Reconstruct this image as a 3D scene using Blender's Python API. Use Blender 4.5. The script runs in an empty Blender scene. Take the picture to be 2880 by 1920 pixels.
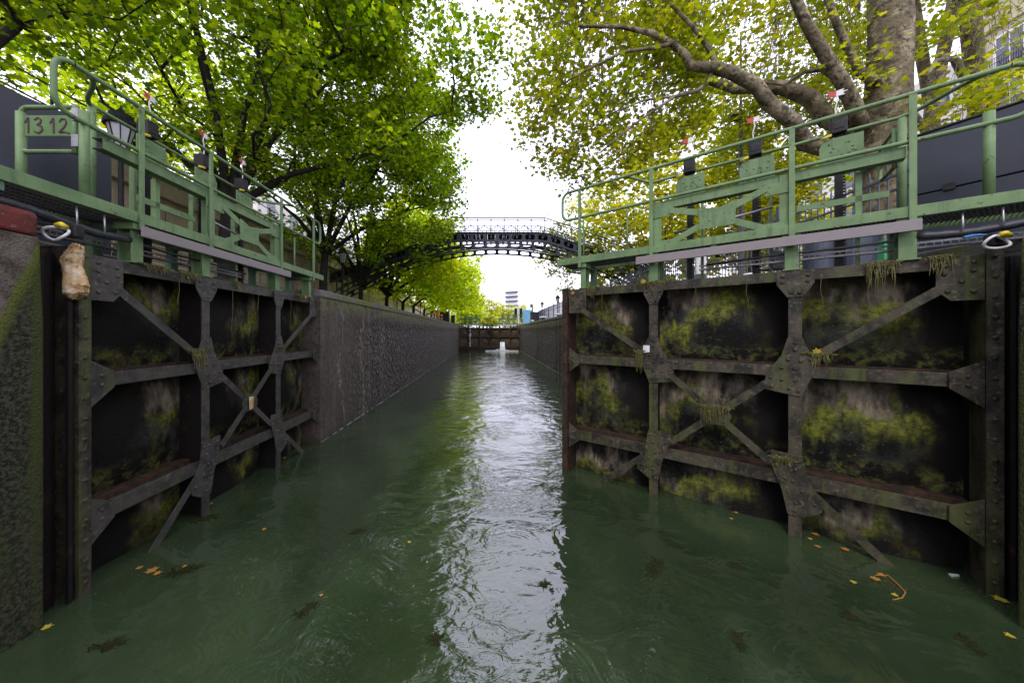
import bpy, math, random
import numpy as np
from mathutils import Vector, Matrix
R = math.radians
random.seed(7); rng = np.random.default_rng(11)
scene = bpy.context.scene
col = scene.collection
F = 770.0; U0 = 1120.0; V0 = 762.0; CH = 2.42

def P(u, v, d):
    return Vector(((u-U0)*d/F, d, CH-(v-V0)*d/F))
def W(u, v):
    d = CH*F/(v-V0)
    return Vector(((u-U0)*d/F, d, 0))

# ------------------------------------------------------------------ materials
def mat(name, base, rough=.7, metal=0, spec=.5, noise=None, n2=None, bump=None, coords='Object', streak=None):
    """noise=(scale, colour, lo, hi)  second colour where noise is high; n2 the same again; bump=(scale, strength, distance)"""
    m = bpy.data.materials.new(name); m.use_nodes = True
    nt = m.node_tree; N = nt.nodes; L = nt.links
    b = N['Principled BSDF']
    b.inputs['Roughness'].default_value = rough; b.inputs['Metallic'].default_value = metal
    b.inputs['Specular IOR Level'].default_value = spec
    tc = N.new('ShaderNodeTexCoord'); src = tc.outputs['Object']
    if coords == 'World':
        g = N.new('ShaderNodeNewGeometry'); src = g.outputs['Position']
    colr = N.new('ShaderNodeRGB'); colr.outputs[0].default_value = (*base, 1); cur = colr.outputs[0]
    k = 0
    for nz in (noise, n2, streak):
        k += 1
        if not nz: continue
        mp = N.new('ShaderNodeMapping'); L.new(src, mp.inputs[0])
        if nz is streak: mp.inputs['Scale'].default_value = (1, 1, .07)
        mp.inputs['Location'].default_value = (k*3.1, k*1.7, k*5.3)
        t = N.new('ShaderNodeTexNoise'); t.inputs['Scale'].default_value = nz[0]; t.inputs['Detail'].default_value = 7; t.inputs['Roughness'].default_value = .65
        L.new(mp.outputs[0], t.inputs[0])
        r = N.new('ShaderNodeMapRange'); r.inputs[1].default_value = nz[2]; r.inputs[2].default_value = nz[3]; L.new(t.outputs[0], r.inputs[0])
        mx = N.new('ShaderNodeMix'); mx.data_type = 'RGBA'; L.new(r.outputs[0], mx.inputs[0]); L.new(cur, mx.inputs[6]); mx.inputs[7].default_value = (*nz[1], 1)
        cur = mx.outputs[2]
    L.new(cur, b.inputs['Base Color'])
    if bump:
        t = N.new('ShaderNodeTexNoise'); t.inputs['Scale'].default_value = bump[0]; t.inputs['Detail'].default_value = 8; L.new(src, t.inputs[0])
        bp = N.new('ShaderNodeBump'); bp.inputs['Strength'].default_value = bump[1]; bp.inputs['Distance'].default_value = bump[2]
        L.new(t.outputs[0], bp.inputs['Height']); L.new(bp.outputs[0], b.inputs['Normal'])
    return m

M = {}
M['green'] = mat('green_paint', (.150,.232,.100), .55, 0, .3, (3.5,(.100,.165,.070),.38,.64), (19,(.080,.055,.028),.615,.67), (60,.2,.004), streak=(14,(.085,.125,.060),.54,.72))
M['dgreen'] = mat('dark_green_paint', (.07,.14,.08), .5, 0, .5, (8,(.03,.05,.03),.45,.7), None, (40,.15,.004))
M['iron'] = mat('riveted_iron', (.064,.057,.048), .55, .15, .35, (7,(.026,.026,.023),.42,.62), (24,(.13,.128,.115),.56,.72), (120,.45,.004), streak=(9,(.055,.060,.022),.52,.72))
M['iron2'] = mat('mossy_iron', (.058,.047,.031), .6, .05, .3, (5,(.016,.014,.010),.42,.58), (26,(.125,.115,.080),.55,.72), (90,.7,.006), streak=(7,(.060,.075,.014),.50,.68))
M['rust'] = mat('rusty_iron', (.052,.026,.014), .8, .1, .3, (9,(.020,.013,.009),.40,.58), (30,(.12,.06,.03),.6,.72), (50,.8,.01))
M['brown'] = mat('brown_gate_paint', (.105,.074,.050), .7, 0, .3, (3,(.07,.048,.032),.4,.65), None, (40,.4,.01))
M['brown_dark'] = mat('dark_brown_gate_iron', (.040,.028,.020), .7, 0, .3, (5,(.06,.042,.03),.45,.7))
M['tar'] = mat('tarred_timber', (.009,.007,.006), .65, 0, .2, (6,(.035,.018,.010),.56,.7), None, (30,.6,.01))
M['bar'] = mat('faded_mauve_steel', (.205,.182,.175), .5, 0, .4, (12,(.19,.16,.16),.4,.7), (30,(.11,.08,.065),.66,.72), (60,.1,.003), streak=(20,(.21,.175,.175),.5,.8))
M['black'] = mat('black_steel', (.008,.008,.009), .6, .0, .3, (14,(.03,.028,.025),.5,.75), None, (50,.3,.004))
M['cabinet'] = mat('blue_black_sheet', (.014,.017,.026), .38, .1, .5, (1.3,(.028,.032,.045),.45,.8), (180,(.035,.038,.048),.60,.66), (90,.12,.003))
M['rubber'] = mat('black_rubber', (.018,.018,.024), .5, 0, .5, (30,(.04,.04,.045),.5,.7), None)
M['steel'] = mat('galvanised_steel', (.35,.35,.36), .35, .8, .5, (20,(.2,.17,.14),.5,.75), None)
M['red'] = mat('red_paint', (.42,.018,.022), .5)
M['redpt'] = mat('worn_red_paint', (.13,.028,.023), .8, 0, .2, (5,(.07,.024,.018),.42,.58), (16,(.16,.14,.12),.60,.7), (30,.7,.012))
M['white'] = mat('white_paint', (.62,.61,.60), .5, 0, .4, (9,(.45,.43,.40),.5,.7))
M['yellow'] = mat('yellow_plastic', (.62,.48,.02), .45, 0, .5, (12,(.3,.2,.02),.5,.75))
M['orange'] = mat('orange_plastic', (.75,.14,.02), .5)
M['blue'] = mat('blue_sheet', (.10,.27,.42), .6, 0, .3, (1.2,(.18,.34,.44),.4,.7))
M['stone'] = mat('pale_ashlar', (.52,.44,.32), .85, 0, .3, (1.6,(.40,.33,.22),.4,.65), (9,(.24,.19,.11),.55,.75), (30,.5,.02), coords='World', streak=(1.5,(.14,.12,.07),.5,.72))
M['coping'] = mat('mossy_coping', (.15,.14,.125), .85, 0, .3, (5,(.12,.12,.095),.4,.6), (2.2,(.115,.14,.035),.48,.58), (40,.7,.015), coords='World')
M['paving'] = mat('grey_paving', (.17,.16,.14), .85, 0, .3, (2,(.12,.115,.10),.4,.65), (14,(.06,.09,.03),.6,.7), (30,.4,.01), coords='World')
M['bark'] = mat('dark_bark', (.030,.026,.022), .9, 0, .2, (5,(.016,.014,.012),.4,.6), None, (22,.9,.03))
M['plane'] = mat('mottled_plane_bark', (.125,.100,.055), .8, 0, .3, (2.6,(.25,.21,.125),.50,.58), (7,(.050,.040,.022),.50,.60), (12,.9,.05))
M['bridge'] = mat('slate_blue_ironwork', (.040,.048,.068), .5, .2, .5, (5,(.02,.022,.03),.45,.7), None)
M['facade'] = mat('cream_render', (.46,.40,.30), .85, 0, .3, (.5,(.36,.31,.23),.4,.7), None, None, coords='World')
M['facade2'] = mat('pale_render', (.6,.58,.54), .85, 0, .3, (.2,(.5,.48,.44),.4,.7), None, None, coords='World')
M['glass'] = mat('window_glass', (.05,.06,.09), .08, 0, .8)
M['weed'] = mat('wet_weed', (.075,.066,.016), .6, 0, .3, (16,(.17,.155,.025),.50,.66), (30,(.03,.02,.008),.55,.7), (40,.6,.02))
M['darkweed'] = mat('dark_waterweed', (.018,.022,.009), .9, 0, .0, (12,(.030,.026,.010),.5,.7))
M['foam'] = mat('weathered_foam', (.44,.30,.14), .75, 0, .3, (9,(.26,.13,.045),.50,.64), (4,(.56,.48,.34),.50,.62), (22,.5,.02), streak=(9,(.60,.54,.42),.55,.66))
M['fallen'] = mat('fallen_leaf', (.34,.17,.035), .6, 0, .4, (40,(.35,.13,.02),.45,.65))
M['fallen_y'] = mat('yellow_fallen_leaf', (.42,.33,.03), .6, 0, .4, (40,(.28,.19,.02),.45,.65))
M['slate'] = mat('slate_plastic', (.055,.065,.095), .5, 0, .5, (4,(.04,.047,.07),.4,.7))
M['bright_green'] = mat('bright_green_plastic', (.06,.42,.16), .45, 0, .5, (6,(.05,.34,.13),.4,.7))
M['plate'] = mat('plate_green_paint', (.11,.20,.075), .65, 0, .2, (6,(.08,.14,.05),.4,.7))
M['ink'] = mat('purple_paint', (.060,.004,.030), .5)
M['lampglass'] = mat('frosted_lamp_glass', (.55,.55,.56), .25, 0, .5)

def leafmat(name, a, b, c, tr=1.0):
    m = bpy.data.materials.new(name); m.use_nodes = True
    N = m.node_tree.nodes; L = m.node_tree.links; N.clear()
    out = N.new('ShaderNodeOutputMaterial'); g = N.new('ShaderNodeNewGeometry')
    cr = N.new('ShaderNodeValToRGB'); e = cr.color_ramp.elements
    e[0].position = 0; e[0].color = (*a,1); e[1].position = 1; e[1].color = (*c,1); x = e.new(.55); x.color = (*b,1)
    L.new(g.outputs['Random Per Island'], cr.inputs[0])
    t = N.new('ShaderNodeTexNoise'); t.inputs['Scale'].default_value = .55; t.inputs['Detail'].default_value = 2
    L.new(g.outputs['Position'], t.inputs[0])
    hs = N.new('ShaderNodeHueSaturation'); L.new(cr.outputs[0], hs.inputs['Color'])
    mr = N.new('ShaderNodeMapRange'); mr.inputs[1].default_value=.3; mr.inputs[2].default_value=.7; mr.inputs[3].default_value=.475; mr.inputs[4].default_value=.515
    L.new(t.outputs[0], mr.inputs[0]); L.new(mr.outputs[0], hs.inputs['Hue'])
    d = N.new('ShaderNodeBsdfPrincipled'); d.inputs['Roughness'].default_value = .5; d.inputs['Specular IOR Level'].default_value = .35
    L.new(hs.outputs[0], d.inputs['Base Color'])
    tl = N.new('ShaderNodeBsdfTranslucent')
    br = N.new('ShaderNodeVectorMath'); br.operation = 'MULTIPLY'; br.inputs[1].default_value = (1.9*tr,2.1*tr,.5*tr); L.new(hs.outputs[0], br.inputs[0])
    L.new(br.outputs[0], tl.inputs[0])
    mx = N.new('ShaderNodeMixShader'); mx.inputs[0].default_value = .55
    L.new(d.outputs[0], mx.inputs[1]); L.new(tl.outputs[0], mx.inputs[2]); L.new(mx.outputs[0], out.inputs[0])
    return m
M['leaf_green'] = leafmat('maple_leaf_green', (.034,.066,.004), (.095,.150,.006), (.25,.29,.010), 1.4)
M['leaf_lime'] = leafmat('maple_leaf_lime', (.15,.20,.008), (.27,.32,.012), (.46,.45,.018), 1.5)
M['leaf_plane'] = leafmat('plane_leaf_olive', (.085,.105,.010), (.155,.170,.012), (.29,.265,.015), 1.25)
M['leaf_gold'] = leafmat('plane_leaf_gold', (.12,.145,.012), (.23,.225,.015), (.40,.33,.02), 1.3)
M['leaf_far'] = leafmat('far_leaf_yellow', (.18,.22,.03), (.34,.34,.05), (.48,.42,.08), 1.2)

def skin_mat(name, seed, thr, arch):
    m = bpy.data.materials.new(name); m.use_nodes = True
    N = m.node_tree.nodes; L = m.node_tree.links; b = N['Principled BSDF']; b.inputs['Roughness'].default_value = .7; b.inputs['Specular IOR Level'].default_value = .15
    tc = N.new('ShaderNodeTexCoord'); O = tc.outputs['Object']
    def noise(sc, det=6, rough=.6, scale=(1,1,1)):
        mp = N.new('ShaderNodeMapping'); mp.inputs['Scale'].default_value = scale; mp.inputs['Location'].default_value = (seed, seed*.7, seed*.3); L.new(O, mp.inputs[0])
        t = N.new('ShaderNodeTexNoise'); t.inputs['Scale'].default_value = sc; t.inputs['Detail'].default_value = det; t.inputs['Roughness'].default_value = rough
        L.new(mp.outputs[0], t.inputs[0]); return t.outputs[0]
    def math_(op, a, b_=None, c=None):
        n = N.new('ShaderNodeMath'); n.operation = op
        for i, x in enumerate((a, b_, c)):
            if x is None: continue
            if isinstance(x, (int, float)): n.inputs[i].default_value = x
            else: L.new(x, n.inputs[i])
        return n.outputs[0]
    def rng_(x, a, b_, c=0, d=1):
        n = N.new('ShaderNodeMapRange'); n.interpolation_type = 'SMOOTHSTEP'
        for i, v in enumerate((a, b_, c, d)): n.inputs[i+1].default_value = v
        L.new(x, n.inputs[0]); return n.outputs[0]
    def rng_lin(x, a, b_):
        n = N.new('ShaderNodeMapRange'); n.inputs[1].default_value = a; n.inputs[2].default_value = b_; L.new(x, n.inputs[0]); return n.outputs[0]
    def mixc(f, a, c):
        n = N.new('ShaderNodeMix'); n.data_type = 'RGBA'; L.new(f, n.inputs[0])
        if isinstance(a, tuple): n.inputs[6].default_value = (*a,1)
        else: L.new(a, n.inputs[6])
        if isinstance(c, tuple): n.inputs[7].default_value = (*c,1)
        else: L.new(c, n.inputs[7])
        return n.outputs[2]
    drips = noise(5, 6, .65, (1,1,.10)); sp = N.new('ShaderNodeSeparateXYZ'); L.new(O, sp.inputs[0])
    # stain front: height inside a panel, pushed up and down by noise that varies along the leaf
    z = sp.outputs[2]
    big = noise(1.5, 4, .55, (1,.2,.45)); fine = noise(11, 6, .7, (1,1,.45))
    lvl = None
    for z0, z1 in ((1.95,3.09), (.66,1.95), (-.6,.66)):
        h = rng_(z, z0, z1)                       # 0 at the foot of the panel, 1 at its head
        inside = math_('MULTIPLY', math_('GREATER_THAN', z, z0), math_('LESS_THAN', z, z1))
        h = math_('MULTIPLY', h, inside)
        lvl = h if lvl is None else math_('ADD', lvl, h)
    front = math_('ADD', lvl, math_('MULTIPLY', math_('SUBTRACT', big, .5), 2.4))
    front = math_('ADD', front, math_('MULTIPLY', math_('SUBTRACT', fine, .5), .30))
    front = math_('ADD', front, math_('MULTIPLY', math_('SUBTRACT', drips, .5), .9))
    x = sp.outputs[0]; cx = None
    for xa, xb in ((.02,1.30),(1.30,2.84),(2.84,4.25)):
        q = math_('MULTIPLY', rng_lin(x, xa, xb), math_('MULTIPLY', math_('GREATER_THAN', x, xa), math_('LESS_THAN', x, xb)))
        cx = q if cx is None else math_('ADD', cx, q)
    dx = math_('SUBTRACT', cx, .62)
    front = math_('ADD', front, math_('MULTIPLY', math_('MULTIPLY', dx, dx), arch))
    tan = math_('MULTIPLY', math_('MULTIPLY', rng_(front, .56, .80), rng_(front, 1.25, .90)), rng_(noise(2.6,5,.6,(1,1,.5)), .38, .56))
    mossb = math_('MULTIPLY', math_('MULTIPLY', rng_(front, .26, .58), rng_(front, .80, .62)), .85)
    mossb = math_('MULTIPLY', mossb, rng_(noise(1.9,5,.6), .32, .58))
    ledge = math_('MULTIPLY', rng_(lvl, .24, .03), rng_(noise(6,6,.7), .44, .60))
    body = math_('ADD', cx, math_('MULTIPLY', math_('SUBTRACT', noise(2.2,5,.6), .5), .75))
    body = math_('MULTIPLY', rng_(body, thr-.08, thr+.26), rng_(body, 1.12, .96))  # tar black with beam shade painted in, along each bay's heel side and toe edge
    speck = rng_(noise(34,4,.7), .60, .70)
    c0 = mixc(rng_(noise(3,6,.65), .42,.68), (.005,.005,.004), (.034,.036,.027))
    c0 = mixc(speck, c0, (.12,.115,.085))
    c1 = mixc(tan, c0, mixc(rng_(noise(7,5,.6,(1,1,.35)),.35,.65), (.050,.040,.029), (.25,.205,.14)))
    c2 = mixc(mossb, c1, mixc(rng_(noise(16,8,.75),.32,.70), (.030,.036,.008), (.25,.26,.030)))
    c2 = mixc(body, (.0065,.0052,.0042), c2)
    c3 = mixc(ledge, c2, mixc(rng_(noise(14,4,.6),.42,.6), (.045,.030,.018), (.085,.105,.018)))
    L.new(c3, b.inputs['Base Color'])
    bp = N.new('ShaderNodeBump'); bp.inputs['Strength'].default_value = .8; bp.inputs['Distance'].default_value = .02
    L.new(noise(24, 8, .7), bp.inputs['Height']); L.new(bp.outputs[0], b.inputs['Normal'])
    return m
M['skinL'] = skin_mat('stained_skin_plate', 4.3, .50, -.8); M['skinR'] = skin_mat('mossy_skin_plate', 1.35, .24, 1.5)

def wallmat(name, base, alt, shell, y0, y1, moss=True, streaks=True):
    m = bpy.data.materials.new(name); m.use_nodes = True
    N = m.node_tree.nodes; L = m.node_tree.links; b = N['Principled BSDF']; b.inputs['Roughness'].default_value = .75
    g = N.new('ShaderNodeNewGeometry'); O = g.outputs['Position']
    sp = N.new('ShaderNodeSeparateXYZ'); L.new(O, sp.inputs[0])
    def noise(sc, det=6, rough=.6, scale=(1,1,1), dist=0):
        mp = N.new('ShaderNodeMapping'); mp.inputs['Scale'].default_value = scale; L.new(O, mp.inputs[0])
        t = N.new('ShaderNodeTexNoise'); t.inputs['Scale'].default_value = sc; t.inputs['Detail'].default_value = det; t.inputs['Roughness'].default_value = rough
        t.inputs['Distortion'].default_value = dist
        L.new(mp.outputs[0], t.inputs[0]); return t.outputs[0]
    def rng_(x, a, b_, c=0, d=1):
        n = N.new('ShaderNodeMapRange'); n.interpolation_type = 'SMOOTHSTEP'
        for i, v in enumerate((a, b_, c, d)): n.inputs[i+1].default_value = v
        L.new(x, n.inputs[0]); return n.outputs[0]
    def mul(a, c, op='MULTIPLY'):
        n = N.new('ShaderNodeMath'); n.operation = op
        for i, x in enumerate((a, c)):
            if isinstance(x, (int, float)): n.inputs[i].default_value = x
            else: L.new(x, n.inputs[i])
        return n.outputs[0]
    def mixc(f, a, c):
        n = N.new('ShaderNodeMix'); n.data_type = 'RGBA'; L.new(f, n.inputs[0])
        for i, q in ((6, a), (7, c)):
            if isinstance(q, tuple): n.inputs[i].default_value = (*q,1)
            else: L.new(q, n.inputs[i])
        return n.outputs[2]
    c = mixc(rng_(noise(1.2), .35, .65), base, alt)
    c = mixc(rng_(noise(9,8,.75), .46, .62), c, tuple(x*.38 for x in base))
    c = mixc(rng_(noise(4,5,.6,(1,1,.12)), .50, .68), c, tuple(x*.5 for x in base))
    vo = N.new('ShaderNodeTexVoronoi'); vo.inputs['Scale'].default_value = 8; vo.inputs['Randomness'].default_value = 1
    mp = N.new('ShaderNodeMapping'); mp.inputs['Scale'].default_value = (1,1,.7); mp.inputs['Rotation'].default_value = (.5,0,0); L.new(O, mp.inputs[0]); L.new(mp.outputs[0], vo.inputs[0])
    # encrusted area: away from the smooth head of the wall and below the coping
    en = mul(rng_(mul(sp.outputs[1], mul(noise(1.1,4), 3.0), 'ADD'), y0, y1), rng_(mul(sp.outputs[2], mul(noise(1.6,4),.6), 'ADD'), 3.15, 2.75))
    cell = rng_(vo.outputs['Distance'], .0, .6)
    cs = mixc(rng_(noise(13,4,.8,(1,1,.7),.4), .53, .60), mixc(cell, (.085,.060,.046), (.006,.004,.003)), shell)
    c = mixc(en, c, cs)
    if streaks:
        s = rng_(noise(1.0, 5, .6, (1, 1.7, .06), .3), .60, .72)
        c = mixc(mul(mul(s, rng_(noise(5,4), .40, .62)), .5), c, (.25,.22,.18))
        for y_, wd_, cc_ in ((8.35,.05,(.33,.31,.29)),(9.75,.11,(.30,.25,.17)),(10.3,.05,(.26,.24,.21))):
            wob = mul(mul(noise(1.3,4,.6), 1.3), sp.outputs[1], 'ADD')
            dd = mul(mul(wob, y_+.65, 'SUBTRACT'), 1, 'MULTIPLY')
            ab = N.new('ShaderNodeMath'); ab.operation = 'ABSOLUTE'; L.new(dd, ab.inputs[0])
            c = mixc(mul(mul(rng_(ab.outputs[0], wd_, wd_*.2), rng_(noise(9,5,.7), .38, .58)), .5), c, cc_)
    if moss:
        mz = mul(rng_(mul(sp.outputs[2], mul(noise(3,5),.5), 'ADD'), 3.0, 3.4), rng_(noise(5,5), .40, .56))
        c = mixc(mz, c, (.115,.125,.030))
        mw = mul(rng_(sp.outputs[2], .22, .02), .7)
        c = mixc(mw, c, (.035,.030,.020))
    L.new(c, b.inputs['Base Color'])
    h = mul(mul(noise(28,8,.7), .35), mul(en, mul(cell, 1.2, 'MULTIPLY')), 'SUBTRACT')
    bp = N.new('ShaderNodeBump'); bp.inputs['Strength'].default_value = .9; bp.inputs['Distance'].default_value = .12
    L.new(h, bp.inputs['Height']); L.new(bp.outputs[0], b.inputs['Normal'])
    return m
M['lockL'] = wallmat('encrusted_lock_wall', (.062,.045,.032), (.100,.074,.055), (.21,.17,.14), 9.2, 13.2)
M['lockR'] = wallmat('brown_lock_wall', (.080,.058,.034), (.11,.085,.046), (.17,.14,.11), 14, 17)
def pier_mat():
    m = mat('algae_concrete', (.050,.052,.030), .9, 0, .2, (30,(.012,.014,.007),.42,.56), (90,(.11,.11,.06),.60,.70), (60,1.0,.02), coords='World', streak=(3,(.040,.050,.012),.50,.65))
    N = m.node_tree.nodes; L = m.node_tree.links; b = N['Principled BSDF']; old = b.inputs['Base Color'].links[0].from_socket
    g = N.new('ShaderNodeNewGeometry'); sp = N.new('ShaderNodeSeparateXYZ'); L.new(g.outputs['Position'], sp.inputs[0])
    t = N.new('ShaderNodeTexNoise'); t.inputs['Scale'].default_value = 2.2; t.inputs['Detail'].default_value = 6; L.new(g.outputs['Position'], t.inputs[0])
    a = N.new('ShaderNodeMath'); a.operation = 'MULTIPLY_ADD'; a.inputs[1].default_value = .5; L.new(t.outputs[0], a.inputs[0]); 
    y = N.new('ShaderNodeMath'); y.operation = 'MULTIPLY_ADD'; y.inputs[1].default_value = -2.85; L.new(sp.outputs[1], y.inputs[0]); L.new(sp.outputs[2], y.inputs[2]); L.new(y.outputs[0], a.inputs[2])
    r = N.new('ShaderNodeMapRange'); r.inputs[1].default_value = -4.50; r.inputs[2].default_value = -4.38; L.new(a.outputs[0], r.inputs[0])
    e = N.new('ShaderNodeMapRange'); e.inputs[1].default_value = -4.68; e.inputs[2].default_value = -4.50; L.new(a.outputs[0], e.inputs[0])
    m1 = N.new('ShaderNodeMix'); m1.data_type='RGBA'; L.new(e.outputs[0], m1.inputs[0]); L.new(old, m1.inputs[6]); m1.inputs[7].default_value = (.085,.10,.016,1)
    m2 = N.new('ShaderNodeMix'); m2.data_type='RGBA'; L.new(r.outputs[0], m2.inputs[0]); L.new(m1.outputs[2], m2.inputs[6])
    gn = N.new('ShaderNodeTexNoise'); gn.inputs['Scale'].default_value = 7; gn.inputs['Detail'].default_value = 9; gn.inputs['Roughness'].default_value = .7; L.new(g.outputs['Position'], gn.inputs[0])
    gr = N.new('ShaderNodeValToRGB'); gr.color_ramp.elements[0].position = .38; gr.color_ramp.elements[0].color = (.050,.040,.030,1); gr.color_ramp.elements[1].position = .60; gr.color_ramp.elements[1].color = (.13,.11,.085,1)
    L.new(gn.outputs[0], gr.inputs[0]); L.new(gr.outputs[0], m2.inputs[7])
    L.new(m2.outputs[2], b.inputs['Base Color']); return m
M['pier'] = pier_mat()
M['piertop'] = mat('weathered_stone', (.22,.20,.17), .85, 0, .3, (4,(.15,.14,.10),.4,.62), (2.2,(.14,.17,.03),.55,.63), (18,.8,.03), coords='World')

# ------------------------------------------------------------------ mesh builder
class MB:
    def __init__(s): s.v = []; s.f = []
    def add(s, vs, fs):
        o = len(s.v); s.v += [tuple(p) for p in vs]; s.f += [tuple(i+o for i in f) for f in fs]
    def box(s, x0, x1, y0, y1, z0, z1, T=None, ch=0.0):
        if x0 > x1: x0, x1 = x1, x0
        if y0 > y1: y0, y1 = y1, y0
        if z0 > z1: z0, z1 = z1, z0
        P8 = [(x,y,z) for z in (z0,z1) for y in (y0,y1) for x in (x0,x1)]
        if T: P8 = [T @ Vector(p) for p in P8]
        s.add(P8, [(0,2,3,1),(4,5,7,6),(0,1,5,4),(2,6,7,3),(0,4,6,2),(1,3,7,5)])
    def bar(s, a, b, w, h, up=(0,0,1)):
        a = Vector(a); b = Vector(b); d = b-a; l = d.length
        if l < 1e-6: return
        d /= l; up = Vector(up)
        if abs(d.dot(up)) > .98: up = Vector((1,0,0)) if abs(d.x) < .9 else Vector((0,1,0))
        sx = d.cross(up).normalized(); sz = sx.cross(d)
        T = Matrix((( d.x, sx.x, sz.x, a.x),(d.y, sx.y, sz.y, a.y),(d.z, sx.z, sz.z, a.z),(0,0,0,1)))
        s.box(0, l, -w/2, w/2, -h/2, h/2, T)
    def prism(s, pts, f, y0, y1):
        """pts in the (x,z) plane, extruded from y0 to y1 through f(x,y,z)"""
        n = len(pts)
        vs = [f(p[0], y0, p[1]) for p in pts] + [f(p[0], y1, p[1]) for p in pts]
        fs = [tuple(range(n)), tuple(range(2*n-1, n-1, -1))] + [(i, i+n, (i+1)%n+n, (i+1)%n) for i in range(n)]
        s.add(vs, fs)
    def tube(s, pts, r, n=10, cap=True):
        pts = [Vector(p) for p in pts]; k = len(pts)
        rs = r if isinstance(r, (list, tuple)) else [r]*k
        t0 = (pts[1]-pts[0]).normalized(); ref = Vector((0,0,1)) if abs(t0.z) < .9 else Vector((1,0,0))
        nrm = t0.cross(ref).normalized(); vs = []
        for i, p in enumerate(pts):
            t = ((pts[i+1]-p).normalized() if i < k-1 else Vector()) + ((p-pts[i-1]).normalized() if i else Vector())
            t.normalize(); nrm = (nrm - t*nrm.dot(t)).normalized(); bn = t.cross(nrm)
            for j in range(n):
                a = 2*math.pi*j/n; vs.append(p + (nrm*math.cos(a)+bn*math.sin(a))*rs[i])
        fs = []
        for i in range(k-1):
            for j in range(n):
                a = i*n+j; b = i*n+(j+1)%n; fs.append((a, b, b+n, a+n))
        if cap: fs += [tuple(range(n-1,-1,-1)), tuple(range((k-1)*n, k*n))]
        s.add(vs, fs)
    def lathe(s, c, prof, n=16):
        c = Vector(c); vs = []; fs = []
        for r, z in prof:
            for j in range(n):
                a = 2*math.pi*j/n; vs.append((c.x+r*math.cos(a), c.y+r*math.sin(a), c.z+z))
        for i in range(len(prof)-1):
            for j in range(n):
                a = i*n+j; b = i*n+(j+1)%n; fs.append((a, b, b+n, a+n))
        fs += [tuple(range(n-1,-1,-1)), tuple(range((len(prof)-1)*n, len(prof)*n))]
        s.add(vs, fs)
    def rivet(s, p, nrm, r=.017):
        p = Vector(p); nrm = Vector(nrm).normalized(); a = nrm.orthogonal().normalized(); b = nrm.cross(a); n = 8; vs = []
        for rr, hh in ((1,0),(.8,.5),(.4,.78)):
            for j in range(n):
                t = 2*math.pi*j/n; vs.append(p + (a*math.cos(t)+b*math.sin(t))*r*rr + nrm*r*hh)
        fs = [(i*n+j, i*n+(j+1)%n, (i+1)*n+(j+1)%n, (i+1)*n+j) for i in range(2) for j in range(n)] + [tuple(range(2*n, 3*n))]
        s.add(vs, fs)
    def build(s, name, m, parent=None, mirror=False, smooth=False, loc=None, bevel=0, angle=None):
        me = bpy.data.meshes.new(name)
        v = [(x, -y, z) for x, y, z in s.v] if mirror else s.v
        f = [tuple(reversed(q)) for q in s.f] if mirror else s.f
        if loc is not None: v = [(x-loc[0], y-loc[1], z-loc[2]) for x, y, z in v]
        me.from_pydata(v, [], f); me.update()
        if m: me.materials.append(m)
        if smooth: me.polygons.foreach_set('use_smooth', [True]*len(me.polygons))
        o = bpy.data.objects.new(name, me); col.objects.link(o)
        if loc is not None: o.location = loc
        if parent: o.parent = parent
        if bevel:
            b = o.modifiers.new('bevel', 'BEVEL'); b.width = bevel; b.segments = 2; b.limit_method = 'ANGLE'
        if smooth and angle:
            me.shade_smooth() if False else None
        return o

def tag(o, label=None, cat=None, group=None, kind=None):
    if label: o['label'] = label
    if cat: o['category'] = cat
    if group: o['group'] = group
    if kind: o['kind'] = kind
    return o
def empty(name, loc=(0,0,0), rz=0, label=None, cat=None, group=None):
    o = bpy.data.objects.new(name, None); col.objects.link(o); o.location = loc; o.rotation_euler = (0,0,rz); o.empty_display_size = .2
    return tag(o, label, cat, group)
def copy_tree(o, parent=None):
    c = o.copy(); col.objects.link(c)
    if parent: c.parent = parent
    for ch in list(o.children): copy_tree(ch, c)
    return c
def arc(c, r, a0, a1, n, fx):
    return [fx(c[0]+r*math.cos(R(a0+(a1-a0)*i/n)), c[1]+r*math.sin(R(a0+(a1-a0)*i/n))) for i in range(n+1)]
def text_mesh(txt, size, extr, name, m, parent, mw):
    cu = bpy.data.curves.new(name, 'FONT'); cu.body = txt; cu.size = size; cu.extrude = extr
    t = bpy.data.objects.new('tmp', cu); col.objects.link(t)
    bpy.context.view_layer.update(); dg = bpy.context.evaluated_depsgraph_get()
    me = bpy.data.meshes.new_from_object(t.evaluated_get(dg)); me.transform(mw); me.materials.clear(); me.materials.append(m)
    bpy.data.objects.remove(t); o = bpy.data.objects.new(name, me); col.objects.link(o); o.parent = parent; return o

# ------------------------------------------------------------------ sky, sun, camera
w = bpy.data.worlds.new('World'); scene.world = w; w.use_nodes = True
N = w.node_tree.nodes; L = w.node_tree.links; bg = N['Background']
sky = N.new('ShaderNodeTexSky'); sky.sky_type = 'NISHITA'; sky.sun_disc = False
SE, SR = R(48), R(200); sky.sun_elevation = SE; sky.sun_rotation = SR
tc = N.new('ShaderNodeTexCoord'); cn = N.new('ShaderNodeTexNoise'); cn.inputs['Scale'].default_value = 1.8; cn.inputs['Detail'].default_value = 5
L.new(tc.outputs['Generated'], cn.inputs[0])
cl = N.new('ShaderNodeMapRange'); cl.inputs[1].default_value=.3; cl.inputs[2].default_value=.7; cl.inputs[3].default_value=.82; cl.inputs[4].default_value=1.0
L.new(cn.outputs[0], cl.inputs[0])
mx = N.new('ShaderNodeMix'); mx.data_type = 'RGBA'; L.new(cl.outputs[0], mx.inputs[0]); L.new(sky.outputs[0], mx.inputs[6]); mx.inputs[7].default_value = (15.2,15.1,18.6,1)
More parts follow.
